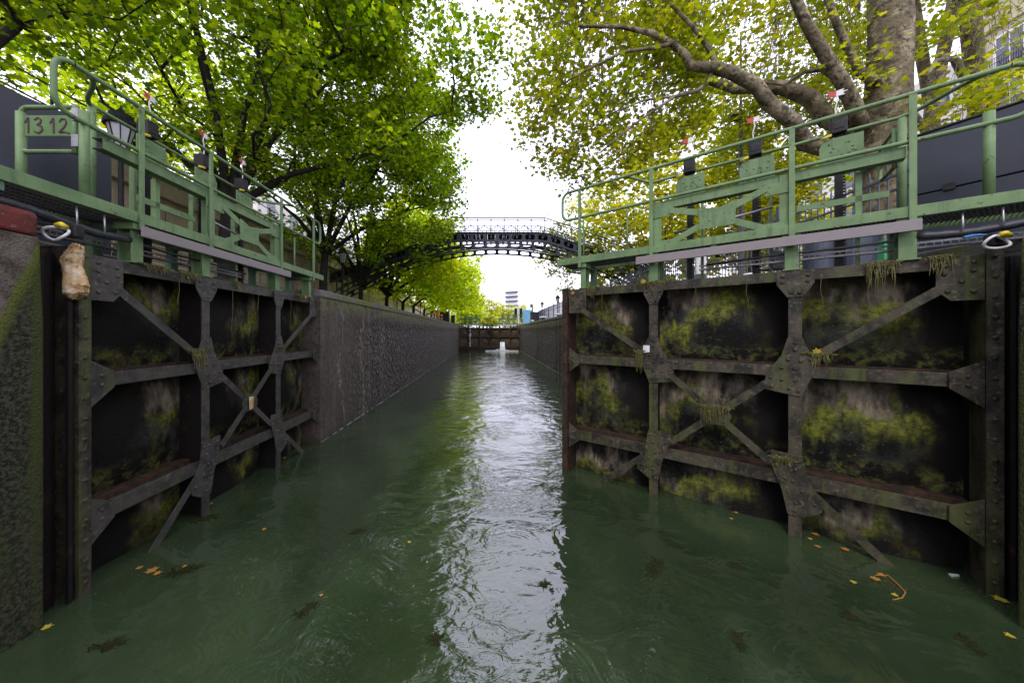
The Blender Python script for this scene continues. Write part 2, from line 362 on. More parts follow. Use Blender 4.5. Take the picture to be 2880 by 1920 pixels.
L.new(mx.outputs[2], bg.inputs[0]); bg.inputs[1].default_value = .15
sl = bpy.data.lights.new('sun', 'SUN'); sl.energy = 1.4; sl.angle = R(12); sl.color = (1,.95,.86)
so = bpy.data.objects.new('sun', sl); col.objects.link(so)
az = SR
sd = Vector((math.sin(az)*math.cos(SE), math.cos(az)*math.cos(SE), math.sin(SE)))
so.rotation_euler = sd.to_track_quat('Z','Y').to_euler()
scene.view_settings.view_transform = 'Standard'; scene.view_settings.look = 'None'; scene.view_settings.exposure = -.02; scene.view_settings.gamma = 1
cam = bpy.data.cameras.new('camera'); co = bpy.data.objects.new('camera', cam); col.objects.link(co); scene.camera = co
co.location = (0,0,CH); co.rotation_euler = (R(90),0,0); cam.sensor_width = 36; cam.lens = 36*F/2352; cam.clip_end = 2000; cam.clip_start = .05
cam.shift_x = (1176-U0)/2352; cam.shift_y = -(784-V0)/2352

# ------------------------------------------------------------------ setting
ZQ = 3.35; XL = -3.66; XR = 4.17; YG = 43.3
def water_mat():
    m = bpy.data.materials.new('murky_canal_water'); m.use_nodes = True
    N = m.node_tree.nodes; L = m.node_tree.links; b = N['Principled BSDF']
    b.inputs['Roughness'].default_value = .03; b.inputs['IOR'].default_value = 2.0
    g = N.new('ShaderNodeNewGeometry'); pos = g.outputs['Position']
    def noise(sc, scale, det=3, dist=0, rough=.5):
        mp = N.new('ShaderNodeMapping'); mp.inputs['Scale'].default_value = scale; L.new(pos, mp.inputs[0])
        t = N.new('ShaderNodeTexNoise'); t.inputs['Scale'].default_value = sc; t.inputs['Detail'].default_value = det; t.inputs['Distortion'].default_value = dist; t.inputs['Roughness'].default_value = rough
        L.new(mp.outputs[0], t.inputs[0]); return t.outputs[0]
    def mr(x, a, b_, c, d):
        n = N.new('ShaderNodeMapRange'); n.interpolation_type='SMOOTHSTEP'
        for i, q in enumerate((a,b_,c,d)): n.inputs[i+1].default_value = q
        L.new(x, n.inputs[0]); return n.outputs[0]
    def mt(op, a, c):
        n = N.new('ShaderNodeMath'); n.operation = op
        for i, q in enumerate((a,c)):
            if isinstance(q,(int,float)): n.inputs[i].default_value = q
            else: L.new(q, n.inputs[i])
        return n.outputs[0]
    cr = N.new('ShaderNodeMix'); cr.data_type='RGBA'
    cr.inputs[6].default_value=(.017,.029,.013,1); cr.inputs[7].default_value=(.034,.054,.024,1)
    L.new(mr(noise(.6,(1,.6,1),5,.8), .35,.65,0,1), cr.inputs[0]); L.new(cr.outputs[2], b.inputs['Base Color'])
    big = noise(1.6,(1,1.3,1),3,1.2); mid = noise(5,(1,1.7,1),3,.9); fine = noise(17,(1,1.5,1),2,.5)
    patch = mr(noise(.7,(1,.8,1),2,.6), .42,.62,.06,1)      # calm and ruffled patches
    sp = N.new('ShaderNodeSeparateXYZ'); L.new(pos, sp.inputs[0])
    ctr = mr(mt('ABSOLUTE', mt('SUBTRACT', sp.outputs[0], .35), 0), .6, 2.2, 1, .06)   # the culvert stream ruffles the middle
    amp = mt('MULTIPLY', patch, ctr)
    h = mt('ADD', mt('MULTIPLY', big, .50), mt('MULTIPLY', mt('ADD', mt('MULTIPLY', mid, .34), mt('MULTIPLY', fine, .05)), amp))
    bp = N.new('ShaderNodeBump'); bp.inputs['Strength'].default_value = 1; bp.inputs['Distance'].default_value = .060
    L.new(h, bp.inputs['Height']); L.new(bp.outputs[0], b.inputs['Normal'])
    return m
M['water'] = water_mat()
mb = MB(); mb.add([(-12,-30,0),(12,-30,0),(12,YG+2.5,0),(-12,YG+2.5,0)], [(0,1,2,3)])
tag(mb.build('canal_water', M['water']), kind='structure')
mb = MB(); mb.add([(XL-.5,YG+2.5,2.6),(XR+.5,YG+2.5,2.6),(9,130,2.6),(-9,130,2.6)], [(0,1,2,3)])
tag(mb.build('upper_canal_water', M['water']), kind='structure')
mb = MB(); mb.add([(-600,-300,-1.5),(600,-300,-1.5),(600,1200,-1.5),(-600,1200,-1.5)], [(0,1,2,3)])
tag(mb.build('ground', M['paving']), kind='structure')
# quays (body below the coping level)
RL = -4.55; RRX = 5.05; YN = 2.77; YF = 7.33
mb = MB(); mb.box(-10.2,-5.2,-30,130,-1.4,ZQ-.004); tag(mb.build('quay', M['paving']), kind='structure')
mb = MB(); mb.box(5.3,140,-30,130,-1.4,ZQ-.004); tag(mb.build('quay', M['paving']), kind='structure')
mb = MB(); mb.box(-140,-10.9,-30,130,-1.4,7.0); tag(mb.build('upper_street', M['paving']), kind='structure')
mb = MB(); mb.box(-140,-9,130,900,-1.4,3.0); mb.box(9,140,130,900,-1.4,3.0); mb.box(-9,9,130.01,900,-1.4,2.9); tag(mb.build('far_ground', M['paving']), kind='structure')

def lock_wall(side, label):
    s = -1 if side == 'L' else 1
    x = XL if side == 'L' else XR; xr = RL if side == 'L' else RRX; xo = -5.2 if side=='L' else 5.3
    root = empty('lock_wall', (x, YF, 0), 0, label, 'wall')
    def loc(o): o.parent = root; o.matrix_parent_inverse = Matrix.Translation((-x,-YF,0)); return o
    m = M['lockL'] if side=='L' else M['lockR']
    mb = MB(); n = 120
    # face as one long prism with a bevelled near arris, recess step behind the open leaf
    a = MB(); a.box(x, xo, YF, 140 if False else 60, -1.4, ZQ-.17); loc(a.build('wall_face', m))
    a = MB(); a.box(xr, xo, YN, YF, -1.4, ZQ-.17); loc(a.build('recess_wall', M['tar']))
    # coping stones
    y = YF
    c = MB(); y = YF
    while y < 60:
        l = 1.35 if y > YF+.1 else 1.1
        c.box(x-s*(.035+random.uniform(-.004,.004)), xo, y+.004, min(y+l,60)-.004, ZQ-.168, ZQ+random.uniform(-.003,.003)); y += l
    loc(c.build('coping', M['coping'], bevel=.03))
    c = MB(); c.box(xr, xo, YN, YF-.004, ZQ-.168, ZQ-.002); loc(c.build('recess_coping', M['coping'], bevel=.02))
    if side == 'R':
        g = MB()
        for yy in (19.3, 20.3, 28): g.box(x-.012, x+.05, yy, yy+.10, -.5, ZQ-.2)
        loc(g.build('ladder_groove', M['tar']))
    else:
        g = MB()
        for yy in (YG-.9,): g.box(x-.0, x+.06, yy, yy+.5, -.5, ZQ-.2)
        loc(g.build('quoin', M['rust']))
    return root
lock_wall('L', 'long left lock chamber wall crusted with brown shells under a mossy coping')
lock_wall('R', 'long right lock chamber wall of brown stone running behind the half open gate')

# near piers in front of the gates
def pier(side, label):
    s = -1 if side=='L' else 1; x = XL if side=='L' else XR+.20; xo = x+s*4
    root = empty('lock_pier', (x, YN, 0), 0, label, 'pier')
    def loc(o): o.parent = root; o.matrix_parent_inverse = Matrix.Translation((-x,-YN,0)); return o
    mb = MB(); mb.prism([(x,-1.4),(x,2.5),(x+s*.02,2.9),(x+s*.03,3.2),(xo,3.2),(xo,-1.4)][::s], lambda a,b,c: (a,b,c), YN, -30)
    loc(mb.build('pier_body', M['pier'], bevel=.02))
    mb = MB(); mb.prism([(x+s*.025,3.204),(x+s*.02,3.36),(x+s*.05,3.40),(xo,3.40),(xo,3.204)][::s], lambda a,b,c: (a,b,c), YN-.02, -30)
    loc(mb.build('red_kerb' if side == 'L' else 'kerb', M['redpt'] if side == 'L' else M['pier'], bevel=.02))
    return root
pl = pier('L', 'mossy stone pier with a worn red painted top at the left edge')
pr = pier('R', 'dark mossy stone pier at the right edge behind the riveted post')

# ------------------------------------------------------------------ lock gate leaf, local axes: x along leaf, y into the recess, z up
def dist(a, b): return math.hypot(a[0]-b[0], a[1]-b[1])
def make_leaf(label, loc, rz, mir, iron, skin, toe_mat, near=True, group=None, panel='closed', zoff=0):
    root = empty('lock_gate', loc, rz, label, 'lock gate', group)
    G = M['green']
    def B(mb, name, m, parent=root, **k): return mb.build(name, m, parent, mirror=mir, **k)
    LN = 4.31; S1, S2 = 1.30, 2.84
    zt, zm, zl = 3.09, 1.95, .66
    # skin plate, dished between the beams
    mb = MB(); nx, nz = 60, 60; x0, x1, z0, z1 = .02, 4.25, -1.3, 3.10
    def bulge(x, z):
        cells = (0.02, S1, S2, 4.25); q = 0
        for a, b in zip(cells, cells[1:]):
            if a <= x <= b: q = math.sin(math.pi*(x-a)/(b-a))
        zz = (-1.3,-.6,zl,zm,3.10); p = 0
        for a, b in zip(zz, zz[1:]):
            if a <= z <= b: p = math.sin(math.pi*(z-a)/(b-a))
        return .33 - .12*max(q,0)**.8*max(p,0)**.8
    vs = []
    for j in range(nz+1):
        for i in range(nx+1):
            x = x0+(x1-x0)*i/nx; z = z0+(z1-z0)*j/nz; vs.append((x, bulge(x,z), z))
    fs = [(j*(nx+1)+i, j*(nx+1)+i+1, (j+1)*(nx+1)+i+1, (j+1)*(nx+1)+i) for j in range(nz) for i in range(nx)]
    k = len(vs); vs += [(x0,.38,z0),(x1,.38,z0),(x1,.38,z1),(x0,.38,z1)]; fs.append((k,k+3,k+2,k+1))
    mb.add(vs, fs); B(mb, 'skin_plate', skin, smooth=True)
    # horizontal beams
    mb = MB(); mb.box(0,LN-.1,0,.022,3.025,3.15); mb.box(0,LN-.1,.024,.54,3.118,3.148); B(mb,'top_beam',iron, bevel=.004)
    mb = MB(); mb.box(0,LN-.1,0,.022,1.885,2.02); mb.box(0,LN-.1,.024,.325,1.955,1.975); B(mb,'middle_beam',iron, bevel=.004)
    mb = MB(); mb.box(0,LN-.1,0,.022,.585,.745); mb.box(0,LN-.1,.024,.325,.665,.688); B(mb,'lower_beam',iron, bevel=.004)
    mb = MB(); mb.box(.01,LN-.11,.026,.34,2.02,2.035); 
    # rust ledge strips behind the beams
    mb = MB(); mb.box(.03,LN-.13,.20,.32,1.98,2.03); B(mb,'ledge_angle',M['rust'], bevel=.004)
    mb = MB(); mb.box(.03,LN-.13,.18,.32,.69,.75); B(mb,'ledge_angle',M['rust'], bevel=.004)
    mb = MB(); mb.box(0,LN-.1,0,.022,-.68,-.52); mb.box(0,LN-.1,.024,.345,-.61,-.59); B(mb,'sunken_beam',iron)
    for sx in (S1, S2):
        mb = MB(); mb.box(sx-.06,sx+.06,-.020,-.002,-1.3,3.02); up_ = B(mb,'upright',iron, bevel=.003)
        mb = MB(); mb.box(sx-.010,sx+.010,.0235,.322,-1.3,3.02); B(mb,'web_plate',M['tar'] if near else iron, up_)
    mb = MB(); mb.box(-.10,-.005,-.045,-.022,-1.3,3.20); mb.box(-.10,-.085,-.020,.50,-1.3,3.20); mb.box(-.02,-.006,-.020,.30,-1.3,3.10)
    zz = -.25
    while zz < 3.15: mb.rivet((-.052,-.045,zz),(0,-1,0),.021); zz += .187
    B(mb,'heel_post',M['iron2'] if near else iron)
    if near:
        mb = MB(); mb.lathe((-.25,.22,-1.3), [(.145,0),(.145,4.42),(.10,4.46)], 20); B(mb,'quoin_post',M['tar'], smooth=False)
        mb = MB(); mb.box(-.165,-.135,-.03,.0,-1.3,3.1); B(mb,'seal_strip',M['tar'])
    mb = MB(); mb.box(LN-.10,LN,-.035,.42,-1.3,3.17)
    zz = -.2
    while zz < 3.1: mb.rivet((LN-.05,-.035,zz),(0,-1,0),.013); zz += .16
    B(mb,'toe_post',toe_mat, bevel=.006)
    # gusset plates
    def gus(pts, riv, y=-.034, th=.012):
        mb = MB(); mb.prism(pts[::-1], lambda a,b,c:(a,b,c), y, y+th)
        for q in riv: mb.rivet((q[0], y, q[1]), (0,-1,0), .021)
        B(mb, 'gusset_plate', iron)
    gus([(0,2.72),(.19,2.72),(.28,2.82),(.28,3.14),(0,3.14)], [(.06,3.08),(.06,3.0),(.22,3.06),(.23,2.98),(.13,2.9),(.06,2.8),(.21,2.81)])
    for zc, h in ((zm,.0),(zl,.0)):
        gus([(0,zc-.24),(.20,zc-.075),(.20,zc+.085),(0,zc+.20)], [(.09,zc+.05),(.09,zc-.04)])
        gus([(LN-.13,zc-.22),(LN-.13,zc+.20),(LN-.31,zc+.08),(LN-.31,zc-.08)], [(LN-.2,zc+.05),(LN-.2,zc-.05)])
    gus([(LN-.13,2.74),(LN-.13,3.14),(LN-.44,3.14),(LN-.44,2.80),(LN-.40,2.74)], [(LN-.2,3.08),(LN-.36,3.08),(LN-.2,2.95),(LN-.36,2.95),(LN-.2,2.82),(LN-.32,2.82)])
    for sx, k in ((S1,1.0),(S2,.8)):
        gus([(sx-.07*k,2.83),(sx+.07*k,2.83),(sx+.165*k,2.985),(sx+.165*k,3.14),(sx-.165*k,3.14),(sx-.165*k,2.985)],
            [(sx-.11*k,3.08),(sx-.11*k,3.01),(sx+.11*k,3.08),(sx+.11*k,3.01),(sx-.035,2.88),(sx+.035,2.88)])
    def node(sx, zc, d):   # d=+1: wing points to the toe side below
        p = [(-.067,.40),(.067,.40),(.12,.20),(.27,-.07),(.27,-.23),(-.05,-.29),(-.17,.02),(-.19,.18),(-.12,.25)]
        pts = [(sx+d*a, zc+b) for a, b in p]
        if d < 0: pts = pts[::-1]
        r = [(0,.34),(.0,.26),(.06,.14),(-.05,.13),(.0,.03),(.12,.04),(.22,-.08),(.12,-.10),(0,-.10),(.05,-.20),(-.03,-.22),(.21,-.19),(-.13,.15)]
        gus(pts, [(sx+d*a, zc+b) for a, b in r])
    def node_low(sx, zc, d):
        p = [(-.22,-.30),(-.067,-.40),(.067,-.40),(.12,-.12),(.23,.20),(.22,.33),(-.067,.31),(-.11,.05),(-.24,-.17)]
        pts = [(sx+d*a, zc+b) for a, b in p]
        if d > 0: pts = pts
        else: pts = pts[::-1]
        r = [(0,-.34),(.0,-.25),(.06,-.14),(-.06,-.1),(.02,0),(.09,.02),(.17,.16),(.17,.26),(.0,.14),(.03,.25),(-.04,.25),(-.17,-.22)]
        gus(pts, [(sx+d*a, zc+b) for a, b in r])
    if near:
        node(S1, zm, 1); node(S2, zm, -1); node_low(S1, zl, 1); node_low(S2, zl, -1)
        cx, cz = 2.07, 1.32
        gus([(cx-.17,cz+.02),(cx-.10,cz+.13),(cx+.10,cz+.13),(cx+.17,cz+.02),(cx+.13,cz-.12),(cx-.13,cz-.12)], [(cx-.1,cz+.06),(cx+.1,cz+.06),(cx-.08,cz-.07),(cx+.08,cz-.07)], y=-.062)
        dg = [((.22,2.86),(1.14,2.13)), ((1.55,1.80),(2.62,.84)), ((2.60,1.80),(1.52,.84)), ((4.05,2.86),(2.98,2.13)), ((1.16,.56),(.14,-.45)), ((2.98,.56),(4.0,-.35))]
    else:
        dg = [((.1,2.95),(.85,2.05)), ((2.02,2.95),(1.4,2.05)), ((2.7,2.95),(1.42,2.05)), ((4.15,2.95),(3.05,2.05)), ((3.0,1.8),(4.0,.8))]
    for i, (a, b) in enumerate(dg):
        y = -.046 if i == 2 else -.020
        dx, dz = b[0]-a[0], b[1]-a[1]; l = math.hypot(dx,dz); nx_, nz_ = -dz/l*.042, dx/l*.042
        pts = [(a[0]+nx_,a[1]+nz_),(b[0]+nx_,b[1]+nz_),(b[0]-nx_,b[1]-nz_),(a[0]-nx_,a[1]-nz_)]
        if dx*1 < 0: pts = pts[::-1]
        mb = MB(); mb.prism(pts, lambda p,q,r:(p,q,r), y-.012, y+.002)
        e = .85; q0 = (a[0]+nx_*e, a[1]+nz_*e); q1 = (b[0]+nx_*e, b[1]+nz_*e); f0=(a[0]+nx_*.7,a[1]+nz_*.7); f1=(b[0]+nx_*.7,b[1]+nz_*.7)
        mb.prism([q0,q1,f1,f0], lambda p,q,r:(p,q,r), y+.004, y+.06)
        B(mb,'diagonal_brace',iron)
    # ---- walkway on top
    zd = 3.62
    wk = MB(); wk.box(-.95,4.40,-.062,-.050,3.575,3.685); wk.box(-.95,4.40,-.048,.0,3.575,3.583)
    walk = B(wk,'walkway',G, bevel=.003)
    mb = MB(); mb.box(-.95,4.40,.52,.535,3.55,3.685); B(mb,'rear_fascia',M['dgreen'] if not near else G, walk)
    mb = MB(); x = -.94
    while x < 4.38:
        mb.box(x, x+.006, -.045, .515, 3.588, 3.618); x += .034
    for yy in (.03,.13,.23,.33,.43): mb.box(-.95,4.38,yy,yy+.006,3.590,3.612)
    B(mb,'deck_grating',M['black'], walk)
    for x in (-.6,.45,1.33,2.1,2.85,3.94):
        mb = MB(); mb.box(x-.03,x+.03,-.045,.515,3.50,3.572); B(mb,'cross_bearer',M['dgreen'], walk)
    for x, wd in ((.45,.062),(1.33,.062),(2.85,.062),(3.94,.048)):
        mb = MB(); mb.box(x-wd,x+wd,.0,.012,3.152,3.50); mb.box(x-.006,x+.006,.013,.14,3.152,3.50); mb.box(x-wd,x+wd,.141,.152,3.152,3.50)
        mb.box(x-wd-.02,x+wd+.02,-.03,.17,3.150,3.166); mb.box(x-wd-.02,x+wd+.02,-.04,.17,3.50,3.57)
        for q in (-.035,.035): mb.rivet((x+q,-.0,3.46),(0,-1,0),.010)
        B(mb,'support_post',G,bevel=.003)
    for x in (.45,1.33,2.85,3.94):
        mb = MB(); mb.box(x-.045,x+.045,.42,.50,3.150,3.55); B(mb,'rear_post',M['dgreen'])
    if near:
        mb = MB(); mb.box(.38,3.06,-.118,-.106,3.425,3.535); mb.box(.38,3.06,-.105,-.075,3.425,3.432); B(mb,'fender_bar',M['bar'],bevel=.003)
        for x in (.5,1.33,2.2,2.85):
            mb = MB(); mb.box(x-.03,x+.03,-.104,-.003,3.45,3.49); B(mb,'fender_bracket',M['black'])
    else:
        mb = MB(); mb.box(.38,3.06,-.118,-.1,3.425,3.535); B(mb,'fender_bar',M['white'])
    # handrail: closed loop in front, rear rail curving in to meet it
    zr, zk, ry = 4.82, 4.345, -.035
    def fr(x, z): return (x, ry, z)
    rr = .13
    s0, s1 = -.27, 4.30
    pts = arc((s0+rr,zr-rr),rr,90,180,6,fr)+[fr(s0,(zr+zk)/2)]+arc((s0+rr,zk+rr),rr,180,270,6,fr)
    pts += [fr(x, zk) for x in (.6,1.5,2.4,3.3)] + arc((s1-rr,zk+rr),rr,270,360,6,fr)+[fr(s1,(zr+zk)/2)]+arc((s1-rr,zr-rr),rr,0,90,6,fr)
    pts += [fr(x, zr) for x in (3.3,2.4,1.5,.6,s0+rr+.01)]
    hr = MB(); hr.tube(pts, .0225, 10, cap=False)
    rail = B(hr,'handrail',G,smooth=True)
    yb = .43
    def sm(a,b,n,f): return [f(a+(b-a)*i/n) for i in range(n+1)]
    def curve(xa, xb):  # from the front rail out to the rear rail
        return [(xa+(xb-xa)*t, ry+.01+(yb-ry)*(3*t*t-2*t**3), zr-.01) for t in [i/8 for i in range(9)]]
    mb = MB(); mb.tube(curve(-.02,.42)+[(x,yb,zr-.01) for x in (1,1.8,2.4)]+curve(3.25,2.95)[::-1], .020, 10); B(mb,'rear_rail',G,rail,smooth=True)
    for x in (.43,1.33,2.86,3.97):
        mb = MB(); mb.box(x-.026,x+.026,ry-.040,ry-.026,3.50,4.80); mb.box(x-.004,x+.004,ry-.025,ry+.0,3.69,4.80); B(mb,'rail_post',G,rail,bevel=.002)
    for x, z1_ in ((3.35,4.52),(4.12,4.46)):
        mb = MB(); mb.tube([(x,yb,3.6),(x,yb,z1_)],.016,8); B(mb,'rail_post',G,rail,smooth=True)
    mb = MB(); mb.tube([(.40,yb,3.6),(.40,yb,zr-.03)],.034,12); B(mb,'rail_post',G,rail,smooth=True)
    if near:
        mb = MB(); mb.tube([(-.03,-.01,3.66),(-.03,-.01,4.46)],.036,12); B(mb,'entry_post',G,rail,smooth=True)
        if panel == 'closed':
            def T(a, z): return (-.03, .05+a*.53, z)
            mb = MB(); mb.tube([(-.03,.575,3.60),(-.03,.575,4.45)],.036,12); B(mb,'entry_post',G,rail,smooth=True)
        else:
            def T(a, z): return (.44+a*.03, .47+a*.50, z+.20)
        z0_, z1_ = 4.09, 4.50; q = .07
        def ta(a, z): return T(a, z)
        pp = [T(.04,z1_)]+[T(1-.13*(1-math.sin(R(90*i/6))), z1_-q*(1-math.cos(R(90*i/6)))) for i in range(7)]
        pp = [T(.04,z1_)] + [T(.87+.13*math.sin(R(15*i)), z1_-q+q*math.cos(R(15*i))) for i in range(7)] + [T(.87+.13*math.cos(R(15*i)), z0_+q-q*math.sin(R(15*i))) for i in range(7)] + [T(.04,z0_)]
        mb = MB(); mb.tube(pp,.020,10); mb.tube([T(.04,z0_-.02),T(.04,z1_+.02)],.024,10); gate = B(mb,'swing_barrier',G,smooth=True)
        mb = MB(); a0, a1, zz0, zz1 = .07,.97,4.235,4.425
        a = [T(a0,zz0),T(a1,zz0),T(a1,zz1),T(a0,zz1)]
        mb.add([(p[0]-.003,p[1],p[2]) for p in a]+[(p[0]+.003,p[1],p[2]) for p in a], [(0,1,2,3),(7,6,5,4),(0,4,5,1),(1,5,6,2),(2,6,7,3),(3,7,4,0)])
        B(mb,'number_plate',M['plate'],gate)
        for hz in (4.18,4.42):
            mb = MB(); p = T(.02,hz); mb.box(p[0]-.028,p[0]-.01,p[1]-.045,p[1]+.02,p[2]-.055,p[2]+.055); B(mb,'hinge',M['steel'],gate)
        if panel == 'closed':
            # hand painted digits, seen from the down side: they read with y falling
            st = {'1':[[(0,.68),(.28,1),(.30,0)]],
                  '3':[[(0,.86),(.30,1),(.55,.85),(.5,.66),(.22,.54),(.58,.44),(.66,.2),(.36,.0),(0,.12)]],
                  '2':[[(.02,.76),(.2,.97),(.5,.95),(.6,.72),(.42,.42),(0,.06),(.45,.08),(.85,.0)]]}
            for ch, ox, sc in (('1',.02,1),('3',.22,1),('1',.55,.95),('2',.74,.95)):
                mb = MB()
                for line in st[ch]:
                    pts = [(ox+px*.26, .12+pz*.76*sc) for px, pz in line]
                    def Q(px, pz, dy=0):
                        a = a1-(a1-a0)*(.04+px*.92); z = zz0+(zz1-zz0)*pz; p = T(a,z); return (p[0]-.0065+dy, p[1], p[2])
                    for (xa,za),(xb,zb) in zip(pts, pts[1:]):
                        mb.bar(Q(xa,za), Q(xb,zb), .004, .013, up=(0,1,0))
                B(mb,'painted_digit',M['ink'],gate)
    # green truss in front of the gear
    xs_ = .46 if mir else .12; mb = MB(); mb.box(xs_,2.9,-.012,.0,4.20,4.318); mb.box(xs_,2.9,.002,.10,4.30,4.316); mb.box(xs_,2.9,.002,.10,4.20,4.212); tr = B(mb,'truss',G,bevel=.003)
    def post(x, wd):
        mb = MB(); mb.box(x-wd,x+wd,-.028,-.014,3.58,4.30); mb.box(x-.006,x+.006,-.012,.10,3.58,4.198)
        for z in (3.66,3.72,4.16,4.24): mb.rivet((x-wd*.4,-.028,z),(0,-1,0),.008)
        B(mb,'truss_post',G,tr,bevel=.003)
    post(1.37,.07); post(2.80,.07)
    for xa, xb, za, zb in ((1.30,1.60,3.60,3.74),(2.58,2.87,3.60,3.74),(1.30,1.58,4.08,4.22),(2.58,2.87,4.08,4.22)):
        mb = MB(); mb.box(xa,xb,-.040,-.029,za,zb)
        for q in (.03,.10): mb.rivet((xa+.03,-.040,za+q),(0,-1,0),.009); mb.rivet((xb-.05,-.040,za+q),(0,-1,0),.009)
        B(mb,'corner_plate',G,tr)
    def brace(a, b, y, wd=.04):
        dx, dz = b[0]-a[0], b[1]-a[1]; l = math.hypot(dx,dz); n_ = (-dz/l*wd, dx/l*wd)
        pts = [(a[0]+n_[0],a[1]+n_[1]),(b[0]+n_[0],b[1]+n_[1]),(b[0]-n_[0],b[1]-n_[1]),(a[0]-n_[0],a[1]-n_[1])]
        mb = MB(); mb.prism(pts, lambda p,q,r:(p,q,r), y, y+.01); B(mb,'truss_brace',G,tr)
    brace((2.62,4.15),(2.2,4.02),-.052); brace((1.56,4.17),(1.92,4.02),-.052); brace((2.62,3.68),(2.2,3.88),-.052); brace((1.56,3.68),(1.92,3.86),-.052)
    mb = MB(); mb.prism([(1.86,3.80),(2.26,3.80),(2.26,4.09),(2.06,4.045),(1.86,4.11)][::-1], lambda p,q,r:(p,q,r), -.066, -.054)
    for q in ((1.9,4.05),(1.9,3.86),(2.22,4.04),(2.22,3.85),(2.06,3.95),(1.98,3.97),(2.14,3.9)): mb.rivet((q[0],-.066,q[1]),(0,-1,0),.009)
    B(mb,'centre_plate',G,tr)
    mb = MB(); mb.box(.55,1.28,.10,.115,3.86,3.93); mb.box(.75,.80,.10,.16,3.60,4.19); B(mb,'inner_bracket',G,tr)
    mb = MB(); mb.tube([(1.5,.12,3.98),(2.6,.12,3.86)],.016,8); B(mb,'drive_shaft',M['steel'],tr,smooth=True)
    # paddle gear
    for i, x in enumerate((.90,1.67,2.43)):
        mb = MB(); mb.box(x-.035,x+.035,.33,.37,2.9,4.92); zz = 3.2
        while zz < 4.75: mb.box(x-.055,x-.034,.335,.365,zz,zz+.018); zz += .036
        rack = B(mb,'paddle_rack',M['black'])
        mb = MB(); mb.box(x-.17,x-.14,.33,.39,3.2,4.35); B(mb,'rack_guide',G,rack)
        mb = MB(); mb.prism([(x-.19,4.37),(x+.17,4.37),(x+.17,4.62),(x+.13,4.70),(x-.19,4.70)][::-1], lambda p,q,r:(p,q,r), .27,.29)
        mb.box(x-.19,x+.17,.291,.40,4.37,4.385)
        for k in range(14): mb.rivet((x-.15+.3*rng.random(), .27, 4.41+.25*rng.random()),(0,-1,0),.012)
        B(mb,'gear_plate',G,rack)
        mb = MB(); mb.box(x-.065,x+.075,.28,.42,4.76,4.95); mb.box(x-.05,x+.06,.276,.30,4.80,4.90); B(mb,'gear_housing',M['black'],rack,bevel=.012)
        mb = MB(); sg2 = -1 if mir else 1; mb.tube([(x-.16*sg2,.25,4.71),(x-.07*sg2,.25,4.735)],.017,8); B(mb,'position_switch',M['yellow'],rack,smooth=True)
        if near:
            mb = MB(); mb.tube([(x+.02,.34,4.95),(x+.03,.34,5.08),(x+.01,.34,5.16),(x+.02,.34,5.24)],.007,6); B(mb,'vane_rod',M['white'],rack)
            mb = MB(); c0 = (x+.02, 5.25); sg = -1 if mir else 1; vq = lambda p,q,r: (c0[0]+(p-c0[0])*sg*.66, q, c0[1]+(r-c0[1])*.7)
            mb.prism([(c0[0]-.005,c0[1]-.045),(c0[0]-.005,c0[1]+.045),(c0[0]-.12,c0[1]+.055),(c0[0]-.09,c0[1]+.0),(c0[0]-.12,c0[1]-.03)], vq, .336,.342); B(mb,'red_vane',M['red'],rack)
            mb = MB(); mb.prism([(c0[0]+.0,c0[1]-.045),(c0[0]+.11,c0[1]-.05),(c0[0]+.08,c0[1]-.01),(c0[0]+.15,c0[1]+.005),(c0[0]+.08,c0[1]+.02),(c0[0]+.10,c0[1]+.05),(c0[0],c0[1]+.045)], vq, .336,.342); B(mb,'white_vane',M['white'],rack)
    # slotted cable tray and hoses along the rear of the leaf top
    mb = MB()
    if near:
        x = -.35
        while x < 2.3:
            mb.box(x,x+.05,.235,.24,3.30,3.318); mb.box(x,x+.05,.235,.24,3.345,3.365); mb.box(x,x+.008,.235,.24,3.318,3.345); x += .052
        mb.box(-.35,2.3,.24,.30,3.296,3.30); B(mb,'cable_tray',M['steel'])
        mb = MB(); pts = [(-.75+.06*i, .02, 3.42+.02*math.sin(i*.35)-.01*i*.2) for i in range(20)]
        mb.tube(pts, [.034 if j%2 else .040 for j in range(20)], 10); mb.tube([(.35,.02,3.38),(.8,.05,3.36),(1.5,.1,3.37),(2.2,.1,3.34)],.014,8); B(mb,'hydraulic_hose',M['rubber'],smooth=True)
        for x in (-.1,.12):
            mb = MB(); mb.tube([(x,-.02,3.57),(x,-.03,3.40),(x+.01,.02,3.36),(x+.02,.06,3.40)],.009,6); B(mb,'hose_hanger',M['steel'],smooth=True)
    return root

a = math.atan2(.639,-.769)
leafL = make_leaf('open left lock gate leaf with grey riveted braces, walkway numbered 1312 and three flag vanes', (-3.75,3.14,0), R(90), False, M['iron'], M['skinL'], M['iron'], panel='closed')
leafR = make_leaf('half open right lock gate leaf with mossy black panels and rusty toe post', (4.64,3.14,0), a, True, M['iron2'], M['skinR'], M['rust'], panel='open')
fa = math.atan2(1.55, 4.02)
make_leaf('distant closed brown lock gate leaf, the left of the pair across the canal', (XL-.02,YG+.65,-.17), fa, False, M['brown_dark'], M['brown'], M['brown_dark'], near=False)
make_leaf('distant closed brown lock gate leaf, the right of the pair beside the white spill', (XR+.02,YG+.65,-.17), math.pi-fa, True, M['brown_dark'], M['brown'], M['brown_dark'], near=False)
mb = MB(); mb.box(XL-.3,XR+.3,YG,YG+.5,-1.3,.50); tag(mb.build('gate_sill', M['rust'], bevel=.02), 'rusty brown sill beam across the canal below the distant gates', 'sill')

